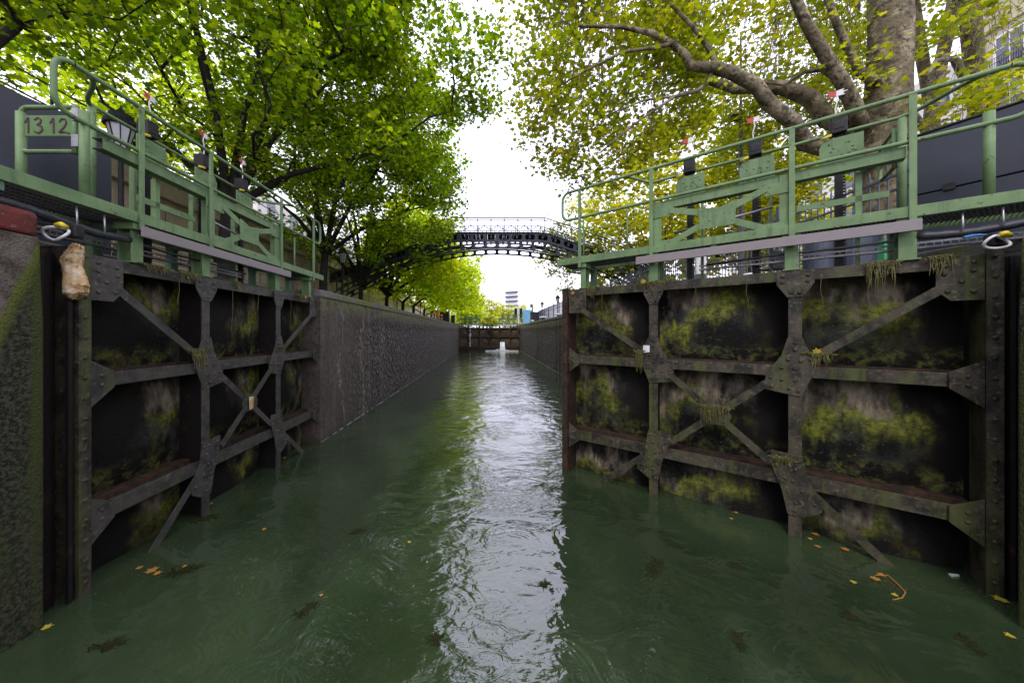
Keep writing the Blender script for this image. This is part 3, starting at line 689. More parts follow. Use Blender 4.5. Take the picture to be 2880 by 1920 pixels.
# ------------------------------------------------------------------ trees
LEAF = {
 'maple': [(0,-.5),(.22,-.30),(.50,-.22),(.34,.02),(.46,.26),(.18,.22),(0,.55),(-.18,.22),(-.46,.26),(-.34,.02),(-.50,-.22),(-.22,-.30)],
 'star':  [(0,-.45),(.42,-.25),(.30,.08),(.42,.28),(0,.52),(-.42,.28),(-.30,.08),(-.42,-.25)],
 'kite':  [(0,-.5),(.40,-.02),(0,.5),(-.40,.02)],
}
def leaves_mesh(name, cen, size, shape, m, flat=.6, droop=.25):
    n = len(cen); o = np.array(LEAF[shape]); k = len(o)
    nrm = rng.normal(size=(n,3)); nrm[:,2] = np.abs(nrm[:,2])*(1+flat*2)+flat; nrm /= np.linalg.norm(nrm,axis=1)[:,None]
    t = rng.normal(size=(n,3)); t[:,2] -= droop*2; t -= nrm*np.sum(t*nrm,axis=1)[:,None]; t /= np.linalg.norm(t,axis=1)[:,None]
    b = np.cross(nrm, t); s = size*rng.uniform(.5,1.35,n)
    cup = (o[:,0]**2)*rng.uniform(-.5,1.6,n)[:,None] - (np.abs(o[:,1])**2)*rng.uniform(-.2,1.0,n)[:,None]
    v = cen[:,None,:] + s[:,None,None]*(b[:,None,:]*o[None,:,0,None] + t[:,None,:]*o[None,:,1,None] + nrm[:,None,:]*cup[:,:,None]*.9)
    me = bpy.data.meshes.new(name)
    me.vertices.add(n*k); me.vertices.foreach_set('co', v.reshape(-1).astype(np.float32))
    me.loops.add(n*k); me.loops.foreach_set('vertex_index', np.arange(n*k, dtype=np.int32))
    me.polygons.add(n); me.polygons.foreach_set('loop_start', np.arange(0,n*k,k, dtype=np.int32))
    me.update(calc_edges=True); me.validate(); me.materials.append(m)
    ob = bpy.data.objects.new(name, me); col.objects.link(ob); return ob

def grow(limbs, pts, rtip=.006, rbase=.16, step=.55, pathw=.35, jit=.07, lift=.10):
    """limbs: list of polylines [(x,y,z,r)...]; the first is the trunk. Returns nodes, parents, radii."""
    nod = []; par = []; pl_ = []; rmin = []
    def addn(p, q, r=0):
        nod.append(np.array(p, float)); par.append(q); pl_.append(0 if q < 0 else pl_[q]+np.linalg.norm(nod[-1]-nod[q])); rmin.append(r); return len(nod)-1
    for li, limb in enumerate(limbs):
        p0 = np.array(limb[0][:3], float)
        if li == 0: prev = addn(p0, -1, limb[0][3])
        else:
            d = [np.linalg.norm(x-p0) for x in nod]; prev = int(np.argmin(d))
        for q, nx in zip(limb, limb[1:]):
            a = nod[prev] if q is limb[0] else np.array(q[:3], float); b = np.array(nx[:3], float); L_ = np.linalg.norm(b-a); k = max(1,int(L_/.4))
            for i in range(1,k+1):
                t = i/k; prev = addn(a+(b-a)*t, prev, q[3]+(nx[3]-q[3])*t)
    trunk_n = len(limbs[0])
    top = np.array(limbs[0][-1][:3]); zmin = top[2]-.6
    order = np.argsort(np.linalg.norm(pts-top,axis=1))
    tips = []
    A = np.array(nod); PL = np.array(pl_)
    for i in order:
        p = pts[i]; ok = A[:,2] > zmin
        d = np.linalg.norm(A-p,axis=1) + pathw*PL*.5 + np.where(ok,0,50) + np.maximum(0, A[:,2]-p[2])*.5
        j = int(np.argmin(d)); a = nod[j]; L_ = np.linalg.norm(p-a); k = max(1,int(L_/step)); prev = j; new = []
        for s_ in range(1,k+1):
            t = s_/k; q = a+(p-a)*t; q = q + (rng.normal(size=3)*jit if s_<k else 0); q = q + np.array([0,0,lift*L_*math.sin(math.pi*t)])
            prev = addn(q, prev); new.append(prev)
        tips.append(prev); A = np.vstack([A]+[nod[x][None] for x in new]); PL = np.append(PL, [pl_[x] for x in new])
    n = len(nod); cnt = np.zeros(n); 
    for t in tips: cnt[t] += 1
    for i in range(n-1,0,-1): cnt[par[i]] += cnt[i]
    pw = math.log(max(rbase/rtip,2))/math.log(max(len(tips),2))
    rad = np.maximum(rtip*np.maximum(cnt,1)**pw, np.array(rmin))
    return nod, par, rad
def wood_mesh(name, nod, par, rad, m, parent, loc, minr=0, flare=0):
    ch = {}
    for i, p in enumerate(par): ch.setdefault(p, []).append(i)
    mb = MB(); stack = [(0, [])]
    done = set()
    starts = [0]
    while starts:
        s0 = starts.pop(); chain = [s0] if par[s0] < 0 else [par[s0], s0]
        cur = s0
        while cur in ch:
            cs = sorted(ch[cur], key=lambda c: -rad[c]); 
            for c in cs[1:]: starts.append(c)
            cur = cs[0]; chain.append(cur)
        if len(chain) < 2: continue
        rs = [float(rad[c]) for c in chain]
        if par[s0] >= 0: rs[0] = min(rs[0], rs[1]*1.25)
        if max(rs) < minr: continue
        mx_ = max(rs); n = 14 if mx_ > .2 else (8 if mx_ > .05 else (5 if mx_ > .015 else 3))
        mb.tube([nod[c] for c in chain], rs, n, cap=mx_>.03)
    o = mb.build(name, m, parent, smooth=True); o.location = (-loc[0],-loc[1],-loc[2]); return o
def ell(c, r, n, shell=.35, zmin=None, cut=None):
    out = []
    while len(out) < n:
        d = rng.normal(size=3); d /= np.linalg.norm(d); k = rng.uniform(shell**3,1)**(1/3)
        p = np.array(c)+d*np.array(r)*k*(1+.12*math.sin(5*d[0]+3*d[2])+.1*rng.normal())
        if zmin is not None and p[2] < zmin: continue
        if cut and not cut(p): continue
        out.append(p)
    return out
def scatter(pts, per, rad, squash=.6):
    n = len(pts); k = rng.poisson(per, n); c = np.repeat(np.array(pts), k, axis=0)
    off = rng.normal(size=c.shape)*rad*.6; off[:,2] *= squash; return c+off
def tree(name, base, limbs, clusters, per, crad, lsize, shape, lm, bm, label, group=None, rtip=.006, rbase=.15, minr=0, cat='tree', flat=.6, **k):
    root = empty(name, base, 0, label, cat, group)
    nod, par, rad = grow(limbs, np.array(clusters), rtip, rbase, **k)
    wood_mesh('trunk', nod, par, rad, bm, root, base, minr)
    ls = leaves_mesh('crown', scatter(clusters, per, crad), lsize, shape, lm, flat=flat); ls.parent = root; ls.location = (-base[0],-base[1],-base[2])
    return root

# the row on the left quay
TX = -7.0
GRP = 'maples in a row along the left quay'
near_specs = [
 # Y, x, crown centre, radii, clusters, per, leaf, mat, label
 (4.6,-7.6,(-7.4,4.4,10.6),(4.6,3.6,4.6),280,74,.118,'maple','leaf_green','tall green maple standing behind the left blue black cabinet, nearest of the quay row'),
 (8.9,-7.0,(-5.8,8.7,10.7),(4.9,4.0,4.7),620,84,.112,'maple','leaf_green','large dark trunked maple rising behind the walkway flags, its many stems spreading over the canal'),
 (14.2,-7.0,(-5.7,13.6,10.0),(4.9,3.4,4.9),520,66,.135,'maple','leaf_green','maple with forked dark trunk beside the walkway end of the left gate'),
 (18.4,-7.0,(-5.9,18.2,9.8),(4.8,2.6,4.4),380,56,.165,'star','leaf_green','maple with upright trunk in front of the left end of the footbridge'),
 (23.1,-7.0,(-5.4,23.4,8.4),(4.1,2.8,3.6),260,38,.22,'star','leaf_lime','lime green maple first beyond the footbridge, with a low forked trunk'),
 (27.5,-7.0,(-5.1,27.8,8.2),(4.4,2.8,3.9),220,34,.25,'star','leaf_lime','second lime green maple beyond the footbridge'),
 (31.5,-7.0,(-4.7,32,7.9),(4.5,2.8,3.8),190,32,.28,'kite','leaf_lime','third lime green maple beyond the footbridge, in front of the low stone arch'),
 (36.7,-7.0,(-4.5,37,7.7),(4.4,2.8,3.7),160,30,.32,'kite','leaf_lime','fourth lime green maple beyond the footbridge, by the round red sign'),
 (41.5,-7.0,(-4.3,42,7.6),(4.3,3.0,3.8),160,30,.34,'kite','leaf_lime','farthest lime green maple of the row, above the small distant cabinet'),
]
for i, (Y, X, c, r, nc, per, ls, sh, lm, lab) in enumerate(near_specs):
    n0 = 4.9 if Y > 15 else 5.7
    zmin = 4.9 if Y > 20 else (5.6 if Y > 12 else 6.3)
    cl = ell(c, r, nc, .5 if Y < 20 else .2, zmin=zmin, cut=(lambda p: p[2] > c[2]-.1*r[2] or rng.random() < .42) if Y < 20 else None)
    if Y == 8.9:   # a loose bough reaching out high over the water
        cl += [np.array((-.9+rng.normal()*.5+t*1.0, 8.8+rng.normal()*.6, 10.2+rng.normal()*.35-t*.6)) for t in rng.uniform(0,1,12)]
        cl += [np.array((-.55+rng.normal()*.35, 9.2+rng.normal()*.4, 8.9+rng.normal()*.35)) for t in range(12)]
    kt = .17 if Y < 15 else .135
    trunk = [(X,Y,ZQ-.05,kt*1.25),(X+.03,Y,ZQ+.35,kt),(X+.06,Y-.05,ZQ+1.4,kt*.92),(X+.12,Y,n0,kt*.85)]
    limbs = [trunk]
    if Y < 8: kt = .10
    if 8 < Y < 25:
        for (dx,dy,dz) in ((-2.0,.4,3.2),(-.5,-.6,4.6),(.5,.6,4.8),(1.3,.5,4.2),(2.6,-.3,3.4),(3.6,.5,1.8),(-3.2,-.3,2.6),(-1.2,-.6,4.0)):
            j = rng.normal(size=3)*.25; h = np.array((X+.12,Y,n0)); e = h+np.array((dx,dy,dz))+j; mdl = h+np.array((dx*.42,dy*.3,dz*.55))+j*.4
            limbs.append([(*h,.115),(*mdl,.078),(*e,.034)])
    tree('maple_tree', (X,Y,ZQ-.05), limbs, cl, per, .42 if Y < 20 else .5, ls, sh, M[lm], M['bark'], lab, GRP, rbase=kt*.85, minr=0 if Y < 15 else .008)

# plane tree on the right quay, limbs followed from the picture at their distance
D = 7.5
def pp_(u, v, d=D, r=.1): p = P(u, v, d); return (p.x, p.y, p.z, r*.70)
trunk = [(8.95,7.5,ZQ-.05,.60),(8.93,7.5,ZQ+.5,.47),(8.9,7.5,5.6,.42),(8.88,7.5,6.7,.43),(8.9,7.45,7.8,.37),(8.9,7.4,9.2,.35),(8.8,7.4,11,.32),(8.7,7.3,13,.25)]
limbs = [trunk,
 [pp_(2010,360,7.4,.26),pp_(1940,350,7.2,.25),pp_(1850,330,7.0,.22),pp_(1820,280,6.9,.20),pp_(1764,236,6.8,.185),pp_(1737,197,6.8,.175),pp_(1679,167,6.7,.165),pp_(1640,156,6.7,.155),pp_(1585,152,6.7,.13),pp_(1578,130,6.7,.11),pp_(1544,101,6.7,.09),pp_(1500,78,6.6,.075),pp_(1430,62,6.5,.055),pp_(1330,60,6.4,.035)],
 [pp_(2020,345,7.6,.28),pp_(1940,290,7.6,.26),pp_(1900,275,7.7,.25),pp_(1860,225,7.8,.24),pp_(1800,202,7.9,.22),pp_(1740,200,8,.20),pp_(1690,205,8.1,.16),pp_(1640,190,8.2,.12),pp_(1560,150,8.4,.09),pp_(1500,120,8.6,.06)],
 [pp_(1640,156,6.7,.12),pp_(1638,130,6.7,.075),pp_(1620,100,6.7,.065),pp_(1590,60,6.6,.055),pp_(1540,10,6.5,.04)],
 [pp_(1640,185,6.9,.08),pp_(1620,195,6.8,.06),pp_(1600,210,6.8,.055),pp_(1550,222,6.7,.045),pp_(1480,230,6.7,.03),pp_(1400,262,6.7,.02)],
 [pp_(2015,300,7.3,.22),pp_(1960,240,7.1,.20),pp_(1935,190,7.0,.18),pp_(1890,120,6.9,.16),pp_(1850,50,6.8,.14),pp_(1800,-60,6.7,.10)],
 [pp_(2020,190,7.3,.18),pp_(1975,165,7.2,.13),pp_(1950,120,7.2,.11),pp_(1920,50,7.1,.10),pp_(1890,-30,7,.08)],
 [pp_(1935,185,7.0,.09),pp_(1890,160,7.2,.08),pp_(1850,165,7.3,.06),pp_(1800,195,7.5,.05),pp_(1760,190,7.6,.03)],
 [pp_(1555,105,6.7,.07),pp_(1500,110,6.5,.05),pp_(1430,120,6.4,.04),pp_(1350,160,6.3,.03),pp_(1280,200,6.2,.02)],
 [pp_(1540,222,6.7,.04),pp_(1450,290,6.6,.03),pp_(1380,350,6.5,.02)],
]
cl = []
def region(u0,u1,v0,v1,d0,d1,n,cond=None):
    k = 0
    while k < n:
        u, v, d = rng.uniform(u0,u1), rng.uniform(v0,v1), rng.uniform(d0,d1)
        if cond and not cond(u,v): continue
        p = P(u,v,d); cl.append(np.array(p)); k += 1
# lower edge of the crown as the photograph shows it
def edge(u, v):
    if u < 1150: return False
    lim = np.interp(u, [1150,1180,1300,1400,1500,1600,1750,1900,2000], [150,300,430,430,400,330,260,250,250])
    left = np.interp(v, [-200,20,200,320,420], [1195,1190,1195,1205,1290])
    return v < lim and u > left
region(1150,1620,-260,430,6.6,9.2,340,edge)
region(1500,2000,-260,220,7.1,11.0,230,edge)
region(2080,2500,-260,10,7.2,11,50)
region(1500,1960,180,330,8.8,11.5,80)
region(1650,1960,300,420,9.5,12,60)
CLP = np.array(cl)
tree('plane_tree', (8.95,7.5,ZQ-.05), limbs, cl, 48, .42, .108, 'maple', M['leaf_plane'], M['plane'], 'massive plane tree with mottled trunk and long crooked limbs reaching left over the canal', rtip=.0065, rbase=.13, pathw=.25, flat=.9)
# second plane close to the right edge, its thin twigs carry the bigger leaves
cl = []
region(2100,2240,130,330,6.4,7.6,15); region(2240,2400,150,300,5.8,6.8,13); region(2100,2400,20,110,7,9,12)
trunk = [(15.6,10.4,ZQ-.05,.30),(15.5,10.4,6,.26),(15.0,10.2,8.6,.22),(14.2,9.8,10.5,.16),(13.6,9.5,12.5,.1)]
limbs = [trunk, [(15.0,10.2,8.4,.12),(13.2,9.2,9.2,.10),(11.4,8.2,9.1,.07),(9.9,7.4,8.4,.045),(8.9,6.8,7.6,.025)], [(15.2,10.2,7.6,.12),(12.6,8.4,8.4,.08),(10.6,7.2,7.2,.05),(9.4,6.6,6.3,.03)],
  [pp_(2260,330,9,.08),pp_(2240,250,9,.10),pp_(2215,170,9,.10),pp_(2190,100,9.2,.08),pp_(2150,40,9.4,.06)]]
limbs = limbs[:3]
tree('plane_tree', (15.6,10.4,ZQ-.05), limbs, cl, 26, .40, .14, 'maple', M['leaf_plane'], M['plane'], 'plane tree at the right edge with slim pale branches hanging before the cream building', rtip=.005, rbase=.2, pathw=.15, flat=.8)
# pale slim stems between the big trunk and the building
for X, Y, lean, lab in ((14.9,10.6,-1.6,'slim pale plane tree just right of the massive trunk'), (12.7,9.9,.8,'slim pale plane tree between the massive trunk and the cream building')):
    trunk = [(X,Y,ZQ-.05,.20),(X+lean*.3,Y,6.5,.17),(X+lean*.5,Y,9,.14),(X+lean,Y-.2,12,.10),(X+lean*1.3,Y-.3,14,.05)]
    c = ell((X+lean,Y,13.6),(2.5,2.2,2.4),34,.2,zmin=11.4)
    tree('plane_tree', (X,Y,ZQ-.05), [trunk,[(X+lean*.4,Y,8,.09),(X+lean*.4-1.2,Y,10,.06),(X+lean-2,Y,12,.03)]], c, 26, .5, .16, 'star', M['leaf_plane'], M['plane'], lab, 'slim planes behind the massive plane tree', rbase=.14)
# golden planes further along the right quay
for X, Y, c, r, nc, per, ls, lm, lab in (
  (11.5,14.5,(10.6,14.5,8.2),(4.2,2.6,3.4),230,36,.19,'leaf_gold','golden plane tree behind the fence, seen through the right walkway truss'),
  (10.6,21.5,(9.6,21.5,8.6),(4.4,3.0,4.4),220,34,.23,'leaf_gold','golden plane tree behind the right end of the footbridge'),
  (9.4,27.5,(8.0,27.5,9.0),(4.0,2.8,4.4),130,30,.24,'leaf_plane','olive plane tree past the footbridge with a loose bough hanging left of the right walkway'),
  (15.5,19.5,(15,19.5,8.5),(4.5,3.0,4.5),180,32,.25,'leaf_gold','golden plane tree in the second row behind the fence')):
    cc = ell(c, r, nc, .2, zmin=4.4 if Y < 25 else 5.6)
    if Y == 27.5: cc += [np.array((5.4+rng.normal()*1.0, 26.5+rng.normal()*.6, 8.2+rng.normal()*.8)) for _ in range(20)]
    trunk = [(X,Y,ZQ-.05,.24),(X,Y,ZQ+1.5,.2),(X-.1,Y,6.3,.17)]
    lb = [trunk] + [[(X-.1,Y,6.2,.10),(X-.1+dx*.5,Y,7.6,.07),(X-.1+dx,Y+.3,9.3,.03)] for dx in (-2.2,-.6,1.6)]
    tree('plane_tree', (X,Y,ZQ-.05), lb, cc, per, .5, ls, 'star' if Y < 24 else 'kite', M[lm], M['plane'], lab, 'plane trees along the right quay', rbase=.17, minr=.008)
# trees on the upper street at the left
for X, Y, lm, lab in ((-15.5,8.5,'leaf_lime','pale green street tree on the upper level, at the left edge'), (-15.5,15.5,'leaf_lime','pale green street tree on the upper level behind the quay maples')):
    cc = ell((X,Y,13.5),(5,4,5),260,.25,zmin=9.2)
    trunk = [(X,Y,6.95,.22),(X,Y,8.5,.19),(X,Y,10,.16)]
    tree('street_tree', (X,Y,6.95), [trunk], cc, 34, .5, .20, 'star', M[lm], M['bark'], lab, 'street trees on the upper level', rbase=.16, minr=.008)
# distant yellow trees beyond the lock
for X, Y, zc, r, lm, lab in ((-3.6,62,6.2,(3.2,3,3.0),'leaf_lime','round green tree just beyond the distant gates'), (-1.0,78,7.0,(4.5,3,3.6),'leaf_far','yellow green tree beyond the distant gates, left of the pale block'),
     (4.6,88,6.6,(4.2,3,3.2),'leaf_far','yellow tree beyond the distant gates below the pale block'), (10.2,92,6.0,(4.2,3,3.4),'leaf_far','yellow tree beyond the distant gates, by the blue hoarding'),
     (-9,70,7.5,(4,4,4.5),'leaf_lime','tall green tree beyond the quay maples'), (.4,56,4.1,(1.5,1.2,1.2),'leaf_far','low yellow bush behind the middle of the distant gates')):
    cc = ell((X,Y,zc), r, 110, .15, zmin=3.3)
    trunk = [(X,Y,2.6,.2),(X,Y,zc-r[2]*.6,.16)]
    tree('distant_tree', (X,Y,2.6), [trunk], cc, 36, .7 if r[0] > 2 else .3, .42 if r[0] > 2 else .22, 'kite', M[lm], M['bark'], lab, 'distant trees beyond the lock', rbase=.16, minr=.02)

# ------------------------------------------------------------------ retaining wall
root = empty('retaining_wall', (-10,20,ZQ), 0, 'tall cream stone retaining wall with carved cornice letters behind the left quay trees', 'wall')
def locw(o): o.parent = root; o.matrix_parent_inverse = Matrix.Translation((10,-20,-ZQ)); return o
prof = [(-30,ZQ-.1),(130,ZQ-.1),(130,5.2),(60,5.6),(44,6.55),(27,7.36),(-30,7.4)]
mb = MB(); mb.prism([(y, z-(.0 if z < 4 else .85)) for y, z in prof], lambda a,b,c:(b,a,c), -10.0, -10.89); locw(mb.build('wall_body', M['stone']))
mb = MB(); mb.prism([(-30,6.554),(27,6.514),(44,5.704),(60,4.754),(130,4.354),(130,5.2),(60,5.6),(44,6.55),(27,7.36),(-30,7.4)], lambda a,b,c:(b,a,c), -9.93, -10.88); locw(mb.build('parapet_band', M['stone']))
for dz, th, pr_ in ((-.06,.10,.12),(-.88,.12,.14),(-.76,.05,.09)):
    mb = MB()
    for (ya,za),(yb_,zb) in zip([(-30,7.4),(27,7.36),(44,6.55),(60,5.6)],[(27,7.36),(44,6.55),(60,5.6),(130,5.2)]):
        mb.prism([(ya,za+dz),(yb_,zb+dz),(yb_,zb+dz+th),(ya,za+dz+th)], lambda a,b,c:(b,a,c), -9.93+pr_, -9.932)
    locw(mb.build('cornice', M['stone'], bevel=.01))
mb = MB()
for k in range(7):
    z = ZQ+.42*k+.35
    mb.box(-10.001,-9.99,-30,58,z,z+.018) if z < 6.2 else None
    y = -29+ (k%2)*.45
    while y < 46 and z < 6.2: mb.box(-10.001,-9.99,y,y+.018,z+.018,z+.42); y += .95
locw(mb.build('block_joint', mat('dark_joint', (.13,.11,.08), .9)))  # joint lines in a darker colour than the blocks
mb = MB(); mb.box(-9.999,-9.62,19.0,19.9,ZQ-.05,7.62); mb.box(-10.1,-9.55,18.93,19.97,7.62,7.76); locw(mb.build('pilaster', M['stone'], bevel=.01))
mb = MB()
for yy in (34.6,):
    pts = [(yy-.4,ZQ),(yy+.4,ZQ),(yy+.4,ZQ+1.0)]+[(yy+.4*math.cos(R(a_)),ZQ+1.0+.4*math.sin(R(a_))) for a_ in range(20,180,20)]+[(yy-.4,ZQ+1.0)]
    mb.prism(pts, lambda a,b,c:(b,a,c), -9.985, -9.999)
locw(mb.build('arched_niche', mat('niche_dark', (.05,.04,.03), .9)))
mw = Matrix(((0,0,1,-9.925),(1,0,0,15.75),(0,1,0,6.72),(0,0,0,1)))
o = text_mesh('LES A LAN', .58, .006, 'carved_letters', mat('letter_stone', (.24,.20,.14), .9), None, mw); locw(o)
mw = Matrix(((0,0,1,-9.615),(1,0,0,19.3),(0,1,0,6.72),(0,0,0,1)))
o = text_mesh('S', .5, .006, 'carved_letters', M['stone'], None, mw); locw(o)

# railing on the upper street
r0 = empty('street_railing', (-10.4,10,7.4), 0, 'thin dark railing along the top of the cream retaining wall', 'railing')
mb = MB(); 
for z in (7.75,8.25): mb.box(-10.42,-10.39,-10,26,z,z+.03)
o = mb.build('rail', M['black'], r0, loc=(-10.4,10,7.4)); o.location = (0,0,0)
for y in np.arange(-4,26,2.0):
    mb = MB(); mb.box(-.02,.02,y-.02-10,y+.02-10,-.1,.93); mb.build('post', M['black'], r0)

# ------------------------------------------------------------------ footbridge
BY = 20.0; BX = .6
br = empty('footbridge', (BX,BY,0), 0, 'slate blue iron arch footbridge crossing high over the canal', 'footbridge')
def dk(x):
    a_ = abs(x); return 8.34 if a_ < 2.85 else 8.34 - (a_-2.85)*.345
def ar(x): return 7.40 - .031*x*x + .0
def rib(x0, x1, n, ftop, fbot, y, name, fl=.10, marg=.10):
    mb = MB(); xs = [x0+(x1-x0)*i/n for i in range(n+1)]
    for a_, b_ in zip(xs, xs[1:]):
        za0, za1, zb0, zb1 = fbot(a_), ftop(a_), fbot(b_), ftop(b_)
        def q(s, t): # bilinear
            lo = za0+(zb0-za0)*s; hi = za1+(zb1-za1)*s; return (a_+(b_-a_)*s, y, lo+(hi-lo)*t)
        out = [q(0,0),q(.5,0),q(1,0),q(1,.5),q(1,1),q(.5,1),q(0,1),q(0,.5)]
        h = []
        for k in range(16):
            an = 2*math.pi*(k-6)/16; c_, s_ = math.cos(an), math.sin(an); e = .5
            h.append(q(.5+.38*math.copysign(abs(c_)**e,c_), .5+.30*math.copysign(abs(s_)**e,s_)))
        o8 = []
        per = [q(0,0),q(.25,0),q(.5,0),q(.75,0),q(1,0),q(1,.25),q(1,.5),q(1,.75),q(1,1),q(.75,1),q(.5,1),q(.25,1),q(0,1),q(0,.75),q(0,.5),q(0,.25)]
        for yy in (-.012,.012):
            vs = [(p[0],p[1]+yy,p[2]) for p in per+h]
            mb.add(vs, [(k,(k+1)%16,16+(k+1)%16,16+k) for k in range(16)])
        vs = [(p[0],p[1]-.012,p[2]) for p in h]+[(p[0],p[1]+.012,p[2]) for p in h]
        mb.add(vs, [(k,(k+1)%16,16+(k+1)%16,16+k) for k in range(16)])
        mb.bar(q(0,0), q(0,1), .05, .07, up=(0,1,0)) 
        for t in (0,1):
            mb.bar(q(0,t), q(1,t), fl*1.2, .035)
    return mb.build(name, M['bridge'], br)
for y in (0.0, 1.6):
    rib(-10,10,26, dk, lambda x: dk(x)-.54, y, 'deck_girder', .12)
    rib(-10,10,28, lambda x: ar(x)+.33, lambda x: ar(x), y, 'arch_rib', .08)
    mb = MB()
    for x in (-9.6,-8.2,-6.8,-5.4,-4.0,4.0,5.4,6.8,8.2,9.6):
        mb.bar((x,y,ar(x)+.36),(x,y,dk(x)-.54),.07,.07,up=(0,1,0)); 
        s_ = math.copysign(1,x); mb.bar((x,y,ar(x)+.36),(x-s_*1.35,y,dk(x-s_*1.35)-.54),.05,.05,up=(0,1,0))
    for x in (-2.6,-1.3,0,1.3,2.6): mb.bar((x,y,ar(x)+.36),(x,y,dk(x)-.54),.05,.05,up=(0,1,0))
    mb.build('spandrel_bars', M['bridge'], br)
    mb = MB(); n = 25
    xs = [-10+20*i/n for i in range(n+1)]
    for x in xs: mb.bar((x,y,dk(x)),(x,y,dk(x)+.88),.038,.038)
    for a_, b_ in zip(xs, xs[1:]):
        mb.bar((a_,y,dk(a_)+.12),(b_,y,dk(b_)+.74),.024,.024); mb.bar((a_,y,dk(a_)+.74),(b_,y,dk(b_)+.12),.024,.024)
        for z, t in ((.10,.036),(.75,.036),(.88,.05)): mb.bar((a_,y,dk(a_)+z),(b_,y,dk(b_)+z),t,t)
    mb.build('parapet', M['bridge'], br)
mb = MB(); x = -10
while x < 10:
    mb.bar((x,.8,dk(x)-.03),(x+.222,.8,dk(x+.222)-.03),1.56,.04); x += .235
mb.build('deck_planks', M['tar'], br)
mb = MB()
for i in range(53):
    x = -10+20*i/52; mb.bar((x,.03,dk(x)-.20),(x,1.57,dk(x)-.20),.10,.24)
mb.build('cross_beams', M['bridge'], br)
mb = MB(); mb.box(-10.5,-9.9,-.3,2.2,ZQ-.05,4.5); mb.box(9.9,10.6,-.3,2.2,ZQ-.05,4.5); o = mb.build('abutment', M['stone'], br, bevel=.03)
mb = MB()
for i in range(14):
    x = 10.0+i*.30; z = 5.75-i*.17; mb.box(x,x+.28,0,1.9,z-.04,z)
    if i % 2 == 0: mb.box(x,x+.03,-.02,.01,z,z+.9)
mb.bar((10,0,6.6),(14.2,0,4.3),.04,.04); mb.bar((10,0,5.6),(14.2,0,3.3),.05,.2); mb.bar((10,1.9,5.6),(14.2,1.9,3.3),.05,.2)
mb.build('stairs', M['bridge'], br)

# ------------------------------------------------------------------ street furniture
def lamp(X, Y, H, label, group, base=ZQ):
    root = empty('street_lamp', (X,Y,base), 0, label, 'street lamp', group)
    mb = MB(); mb.lathe((0,0,0), [(.16,0),(.16,.12),(.11,.2),(.12,.55),(.07,.68),(.045,.8),(.038,H-.9),(.05,H-.86),(.03,H-.80),(.05,H-.74)], 14); mb.build('post', M['black'], root, smooth=False)
    g = MB(); g.lathe((0,0,0), [(.09,H-.70),(.19,H-.30),(.20,H-.28)], 8); ln = g.build('lantern', M['lampglass'], root)
    mb = MB()
    for k in range(8):
        a_ = 2*math.pi*k/8; mb.bar((.095*math.cos(a_),.095*math.sin(a_),H-.72),(.20*math.cos(a_),.20*math.sin(a_),H-.28),.016,.016)
    mb.lathe((0,0,0), [(.05,H-.76),(.10,H-.72),(.10,H-.70)], 8); mb.lathe((0,0,0), [(.25,H-.28),(.24,H-.20),(.19,H-.16),(.17,H-.05),(.08,H),(.03,H+.06),(.01,H+.12)], 16); mb.build('cap', M['black'], ln)
    return root
for X, Y, H, lab in ((-7.0,6.4,3.25,'large lantern street lamp standing between the 1312 barrier and the first flag vane'), (-7.0,16.2,3.1,'lantern street lamp on the left quay before the footbridge foot'),
    (-7.0,25.9,3.1,'slim street lamp on the left quay just beyond the footbridge'), (-7.0,34.9,3.1,'slim street lamp on the left quay near the distant cabinet')):
    lamp(X,Y,H,lab,'lantern lamps on the left quay')
for X, Y, H, lab in ((7.0,33.5,2.7,'nearer distant street lamp at the right end of the visible fence'), (7.0,43,2.9,'farther small street lamp between the mast and the fence')):
    lamp(X,Y,H,lab,'lamps on the right quay')
def box_root(name, label, cat, loc, rz=0, group=None): return empty(name, loc, rz, label, cat, group)
def cabinet(label, loc, rz, w_, d_, h_, flip=1, group=None):
    """front face along local x from 0 to w_, looking down local -y"""
    r = box_root('power_cabinet', label, 'cabinet', loc, rz, group)
    hs = h_*.42
    mb = MB(); mb.box(0,w_,0,-d_,0,hs); mb.build('lower_casing', M['cabinet'], r, bevel=.008)
    mb = MB(); mb.box(0,w_,.012,-d_,hs+.006,h_); mb.build('upper_casing', M['cabinet'], r, bevel=.01)
    return r
# near left: visible long face turned 12 degrees; near right: turned 26 degrees
c = cabinet('blue black steel cabinet behind the 1312 barrier on the left quay', (-5.05,4.5,ZQ), R(-90-12.5), 2.9, 1.0, 1.72)
h = MB(); h.box(.30,.304,.0125,.016,.05,.68); h.build('door_seam', M['black'], c)
for q in range(6):
    h = MB(); h.box(.42,.86,.0125,.022,.22+q*.05,.24+q*.05); h.build('vent_slat', M['black'], c)
h = MB(); h.tube([(1.22,.012,.82),(1.22,.06,.82),(1.22,.06,1.02),(1.22,.012,1.02)],.009,6); h.box(1.25,1.30,.0125,.022,.80,1.04); h.build('handle', M['steel'], c)
c = empty('power_cabinet', (5.83,4.6,ZQ), R(-90+26.3), 'blue black steel cabinet with silver handle behind the right walkway', 'cabinet')
mb = MB(); mb.box(0,2.9,0,1.1,0,.92); mb.build('lower_casing', M['cabinet'], c, bevel=.008)
mb = MB(); mb.box(-.03,2.9,-.014,1.1,.928,1.72); mb.build('upper_casing', M['cabinet'], c, bevel=.01)
mb = MB(); mb.box(-.05,2.92,-.03,1.12,1.723,1.745); mb.build('lid', M['black'], c, bevel=.004)
for q in (.25,2.3):
    mb = MB(); mb.box(q,q+.10,-.026,-.0145,.90,.99); mb.build('hinge', M['black'], c, bevel=.003)
